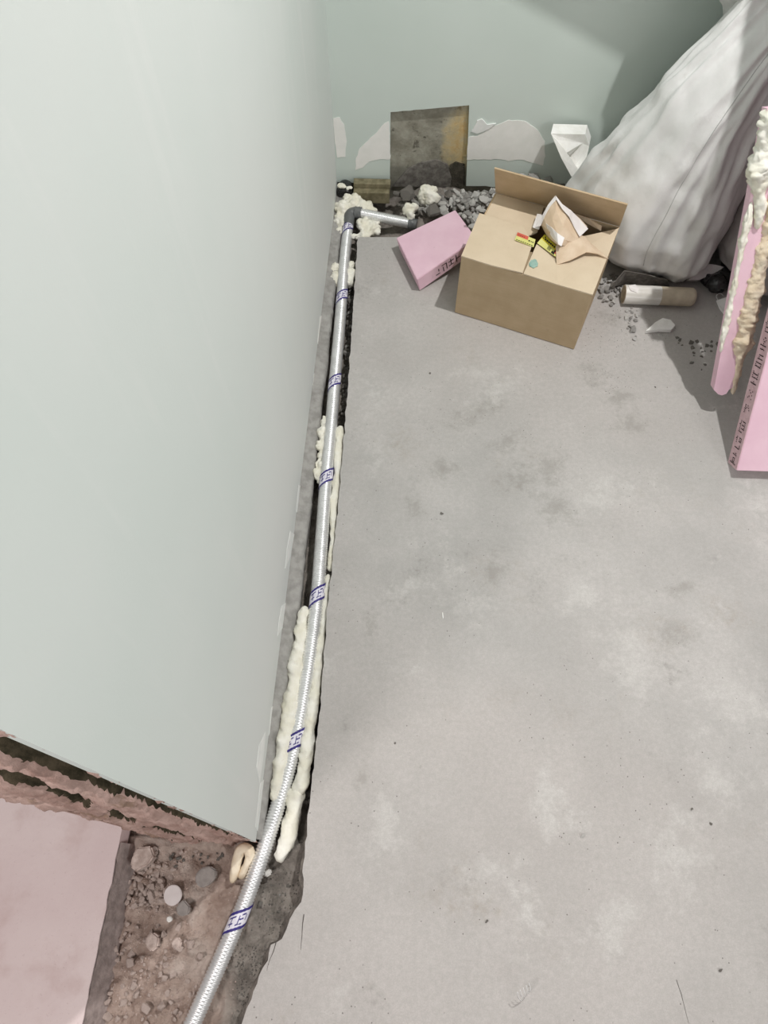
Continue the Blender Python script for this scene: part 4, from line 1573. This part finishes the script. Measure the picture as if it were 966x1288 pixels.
def fill(n, poly, rr, mats, name, label, group, zf, sink=0.2, gap=0.75, pw=1.8):
    """scatter n stones in a pixel polygon, rejecting overlaps"""
    xs = [p[0] for p in poly]
    ys = [p[1] for p in poly]
    placed = []
    tries = 0
    while len(placed) < n and tries < n * 60:
        tries += 1
        x, y = RN.uniform(min(xs), max(xs)), RN.uniform(min(ys), max(ys))
        ins = False
        j = len(poly) - 1
        for i in range(len(poly)):
            if (poly[i][1] > y) != (poly[j][1] > y) and x < (poly[j][0] - poly[i][0]) * (y - poly[i][1]) / (poly[j][1] - poly[i][1]) + poly[i][0]:
                ins = not ins
            j = i
        if not ins:
            continue
        r = rr[0] + (rr[1] - rr[0]) * RN.random() ** pw
        g = G(x, y, 0.0)
        z = zf(g)
        g = G(x, y, z)
        if g.y > 1.975 - r:
            continue
        if any((g - q).length < (r + s) * gap for q, s in placed):
            continue
        placed.append((g, r))
        rock(name, g, r, mats, label, group, sink=sink)
    return placed


SOILZ = lambda p: max(soil_z(p.x, p.y), -0.07) if p.y > 1.77 or p.x < -0.15 else 0.0
# far heap between the cut-out and the box
heap = lambda p: (0.0 if p.y < 1.78 else soil_z(p.x, p.y)) + 0.030 * max(0, min(1, (p.y - 1.74) / 0.14))
fill(105, [(540, 262), (552, 245), (575, 240), (600, 232), (622, 228), (624, 246), (606, 268), (596, 290), (582, 276), (570, 262), (553, 270)], (0.009, 0.019), ('rock', 'rock_light', 'rock_light', 'rock'), 'rubble_stone', 'angular grey rubble chip heaped between wall cut-out and box', 'rubble heap by the far wall', heap, sink=0.15, gap=0.55)
fill(26, [(500, 250), (530, 246), (545, 262), (530, 272), (520, 262), (500, 264)], (0.008, 0.016), ('rock', 'rock_dark', 'rock_dark'), 'rubble_stone', 'dark rubble chip below the dirty wall cut-out', 'rubble under the cut-out', heap, sink=0.2, gap=0.55)
for x, y, z, r, m, lab in ((545, 268, .015, .034, 'rock_dark', 'dark grey stone lump beside the small white foam lump'), (512, 246, .02, .030, 'rock_dark', 'dark round stone under the wall cut-out left of the foam lump'),
                           (565, 246, .02, .022, 'rock_dark', 'dark stone half buried right of the round white foam lump'), (559, 267, .02, .020, 'rock_light', 'pale stone just above the pink offcut'),
                           (500, 246, .01, .020, 'rock_dark', 'dark stone beside the right end of the timber block')):
    rock('rubble_stone', G(x, y, z), r, (m,), lab, None, cat='stone')
# broken mortar behind the back flap
for x, y, z, r, m, lab in ((655, 214, .06, .026, 'rock_light', 'pale mortar lump peeping over the left of the back flap'), (672, 218, .07, .030, 'rock', 'grey mortar lump peeping over the middle of the back flap'),
                           (688, 212, .06, .028, 'rock', 'grey mortar lump beside the white plaster chunk'), (640, 218, .06, .018, 'rock', 'small mortar lump above the left end of the back flap'), (700, 222, .04, .022, 'rock_dark', 'dark mortar lump under the white plaster chunk')):
    g = G(x, y, z)
    if g.y > 1.96:
        g.y = 1.955
    rock('mortar_lump', g, r, (m,), lab, None, cat='rubble')
fill(34, [(755, 352), (768, 346), (790, 352), (786, 362), (779, 372), (770, 384), (756, 380), (752, 368)], (0.006, 0.013), ('rock', 'rock', 'rock_light'), 'rubble_stone', 'small grey chip between the box and the open tube end', 'chips beside the box', lambda p: 0.004, sink=0.1, gap=0.6)
fill(16, [(776, 386), (800, 388), (806, 400), (800, 426), (792, 428), (776, 404)], (0.004, 0.009), ('rock', 'rock_light'), 'rubble_stone', 'small grey chip in front of the tube', 'chips in front of the tube', lambda p: 0.0, sink=0.15)
for x, y, r, lab in ((797, 416, .013, 'grey pebble left of the white plaster shard'), (798, 427, .010, 'thin pinkish chip below the pebble near the white shard'), (788, 401, .013, 'flat pale chip in front of the open tube end'), (829, 421, .005, 'tiny chip touching the white plaster shard')):
    rock('rubble_stone', G(x, y, 0), r, ('rock', 'rock_light'), lab, None, cat='stone', sq=0.6)
fill(22, [(850, 425), (878, 427), (906, 432), (902, 444), (880, 446), (896, 460), (886, 468), (866, 458), (870, 444), (852, 432)], (0.004, 0.010), ('rock_dark',), 'mortar_crumb', 'dark mortar crumb in the shade of the pink strip', 'crumbs in the shade', lambda p: -0.001, sink=0.3)
# trench rubble right of the pipe and left of it
fill(46, [(440, 360), (446, 360), (441, 450), (436, 530), (430, 530), (434, 450)], (0.006, 0.015), ('rock', 'rock_dark', 'rock_dark'), 'rubble_stone', 'grey rubble chip in the trench right of the conduit', 'rubble in the trench', lambda p: -0.046, sink=0.3, gap=0.6)
fill(10, [(424, 308), (430, 308), (424, 336), (419, 336)], (0.006, 0.012), ('rock', 'rock_dark'), 'rubble_stone', 'grey rubble chip in the trench left of the conduit below the elbow', 'rubble left of the conduit', lambda p: -0.036, sink=0.3, gap=0.6)
fill(14, [(382, 958), (394, 955), (392, 1010), (380, 1012)], (0.007, 0.015), ('rock_dark',), 'rubble_stone', 'dark rubble chip wedged against the slab edge near the doorway', 'rubble by the slab edge', lambda p: -0.050, sink=0.3, gap=0.6)
# doorway soil
sz = lambda p: soil_z(p.x, p.y)
fill(95, [(152, 1068), (200, 1066), (222, 1092), (208, 1112), (214, 1128), (196, 1150), (160, 1142), (146, 1110)], (0.003, 0.0095), ('rock_brown',), 'soil_crumb', 'small brown crumb between the insulation sheet and the pale disc', 'crumbs in the doorway', sz, sink=0.1, gap=0.6, pw=1.3)
fill(85, [(150, 1160), (230, 1160), (262, 1180), (250, 1240), (225, 1288), (130, 1288), (140, 1240)], (0.0035, 0.0105), ('rock_brown',), 'soil_crumb', 'brown crumb in the lower part of the doorway soil', 'crumbs low in the doorway', sz, sink=0.02, pw=1.6)
fill(30, [(210, 1070), (285, 1068), (280, 1095), (250, 1085), (225, 1100)], (0.0025, 0.007), ('rock_brown', 'rock_dark'), 'soil_crumb', 'tiny brown crumb under the raw wall end', 'crumbs under the wall end', sz, sink=0.2)
fill(14, [(318, 1110), (370, 1096), (372, 1140), (330, 1180), (312, 1170)], (0.0025, 0.0065), ('rock', 'rock_dark'), 'rubble_stone', 'grey chip in the doorway trench right of the conduit', 'chips right of the conduit', sz, sink=0.3)


def stone(pts_px, z, th, mat, label, name='stone'):
    P = [G(x, y, z) for x, y in pts_px]
    c = sum(P, Vector()) / len(P)
    loc = Vector((c.x, c.y, z - th))
    o = prism(name, [p - loc for p in P], (0, 0, -th), mat, None, bev=min(0.004, th * 0.3, 0.22 * min((P[i] - P[i - 1]).length for i in range(len(P)))))
    o.location = loc
    o.location = (0, 0, 0)
    o.location = loc
    tag(o, label, 'stone')
    return o


stone([(172, 1066), (190, 1064), (194, 1076), (186, 1088), (170, 1096), (163, 1090), (166, 1076)], -0.028, 0.026, 'rock_brown', 'largest angular stone at the top of the doorway soil')
stone([(245, 1101), (252, 1092), (264, 1089), (272, 1094), (272, 1102), (264, 1112), (253, 1117), (246, 1112)], -0.036, 0.016, 'slate', 'smooth oval grey pebble right of the pale disc')
stone([(222, 1139), (231, 1131), (239, 1140), (237, 1150), (226, 1153), (221, 1147)], -0.040, 0.016, 'slate', 'small grey stone tucked below the pale disc')
stone([(183, 1178), (192, 1172), (200, 1178), (198, 1192), (190, 1198), (182, 1190)], -0.040, 0.016, 'rock_brown', 'pale brown stone in the middle of the doorway soil')
stone([(217, 1182), (224, 1178), (229, 1184), (226, 1193), (219, 1195), (215, 1189)], -0.044, 0.012, 'rock_brown', 'small brown stone right of the middle stone in the soil')
stone([(209, 1154), (214, 1152), (217, 1156), (214, 1160), (210, 1160)], -0.042, 0.008, 'chalk', 'tiny white chip below the pale disc')
stone([(331, 1097), (340, 1092), (342, 1099), (334, 1104)], -0.034, 0.010, 'rock_light', 'pale chip under the end of the short foam tongue')

# specks and chips on the open slab
for x, y, r, m, lab in ((556, 646, .0045, 'rock_dark', 'lone dark pebble on the open slab'), (824, 487, .0028, 'rock_dark', 'dark speck on the slab left of the strip shadow'),
                        (612, 1159, .0035, 'rock_dark', 'dark pebble low on the open slab'), (870, 1018, .003, 'rock_dark', 'dark speck on the right of the slab'),
                        (894, 1036, .004, 'rock_dark', 'dark pebble near the right edge of the picture'), (733, 1052, .005, 'rock_light', 'pale flake in the middle of the lower slab'),
                        (529, 964, .0035, 'rock_light', 'pale flake left on the lower slab'), (906, 1220, .004, 'rock_dark', 'dark pebble at the lower right of the slab'),
                        (541, 470, .0035, 'rock_dark', 'dark speck on the slab in front of the box'), (497, 935, .0025, 'rock_dark', 'dark speck left of the pale flake on the slab')):
    rock('floor_chip', G(x, y, 0), r, (m,), lab, None, cat='chip', sq=0.6)
p = G(557, 774, 0.0015)
o = from_bm('plastic_sliver', box_bm(-0.0012, 0.0012, -0.007, 0.007, 0, 0.002, 0.0004), 'chalk')
o.location = p - Vector((0, 0, 0.0012))
o.rotation_euler = (0, 0, 0.1)
tag(o, 'tiny white sliver on the middle of the slab', 'sliver')


# ------------------------------------------------------------------ fine grit that nobody could count
def grit(name, n, polys, zf, rr, mat, label):
    rn = random.Random(5 + n)
    v, f = [], []
    for _ in range(n):
        (x0, y0, x1, y1) = rn.choice(polys)
        g = G(rn.uniform(x0, x1), rn.uniform(y0, y1), 0)
        g = Vector((g.x, g.y, zf(g)))
        r = rn.uniform(*rr)
        b = len(v)
        a0 = rn.uniform(0, 6.28)
        for k in range(4):
            a = a0 + k * 1.5708
            v.append((g.x + r * math.cos(a) * rn.uniform(.6, 1.2), g.y + r * math.sin(a) * rn.uniform(.6, 1.2), g.z - 0.0003))
        v.append((g.x + r * .2, g.y, g.z + r * rn.uniform(.5, 1.0)))
        for k in range(4):
            f.append((b + k, b + (k + 1) % 4, b + 4))
        f.append((b + 3, b + 2, b + 1, b))
    o = pydata(name, v, f, mat)
    tag(o, label, 'grit', kind='stuff')


grit('doorway_grit', 1500, [(150, 1066, 290, 1288), (150, 1066, 230, 1150), (120, 1180, 240, 1288)], sz, (0.0008, 0.0026), 'rock_brown', 'fine brown grit strewn over the doorway soil')
grit('trench_grit', 900, [(320, 1090, 378, 1180), (432, 340, 446, 540), (290, 1190, 330, 1288)], sz, (0.0008, 0.0028), 'rock_dark', 'fine grey grit in the trench beside the slab')
grit('slab_dust', 420, [(740, 380, 860, 430), (730, 400, 800, 500), (520, 420, 900, 620)], lambda p: 0.0, (0.0006, 0.0018), 'rock_dark', 'fine mortar grit on the slab before the box and tube')
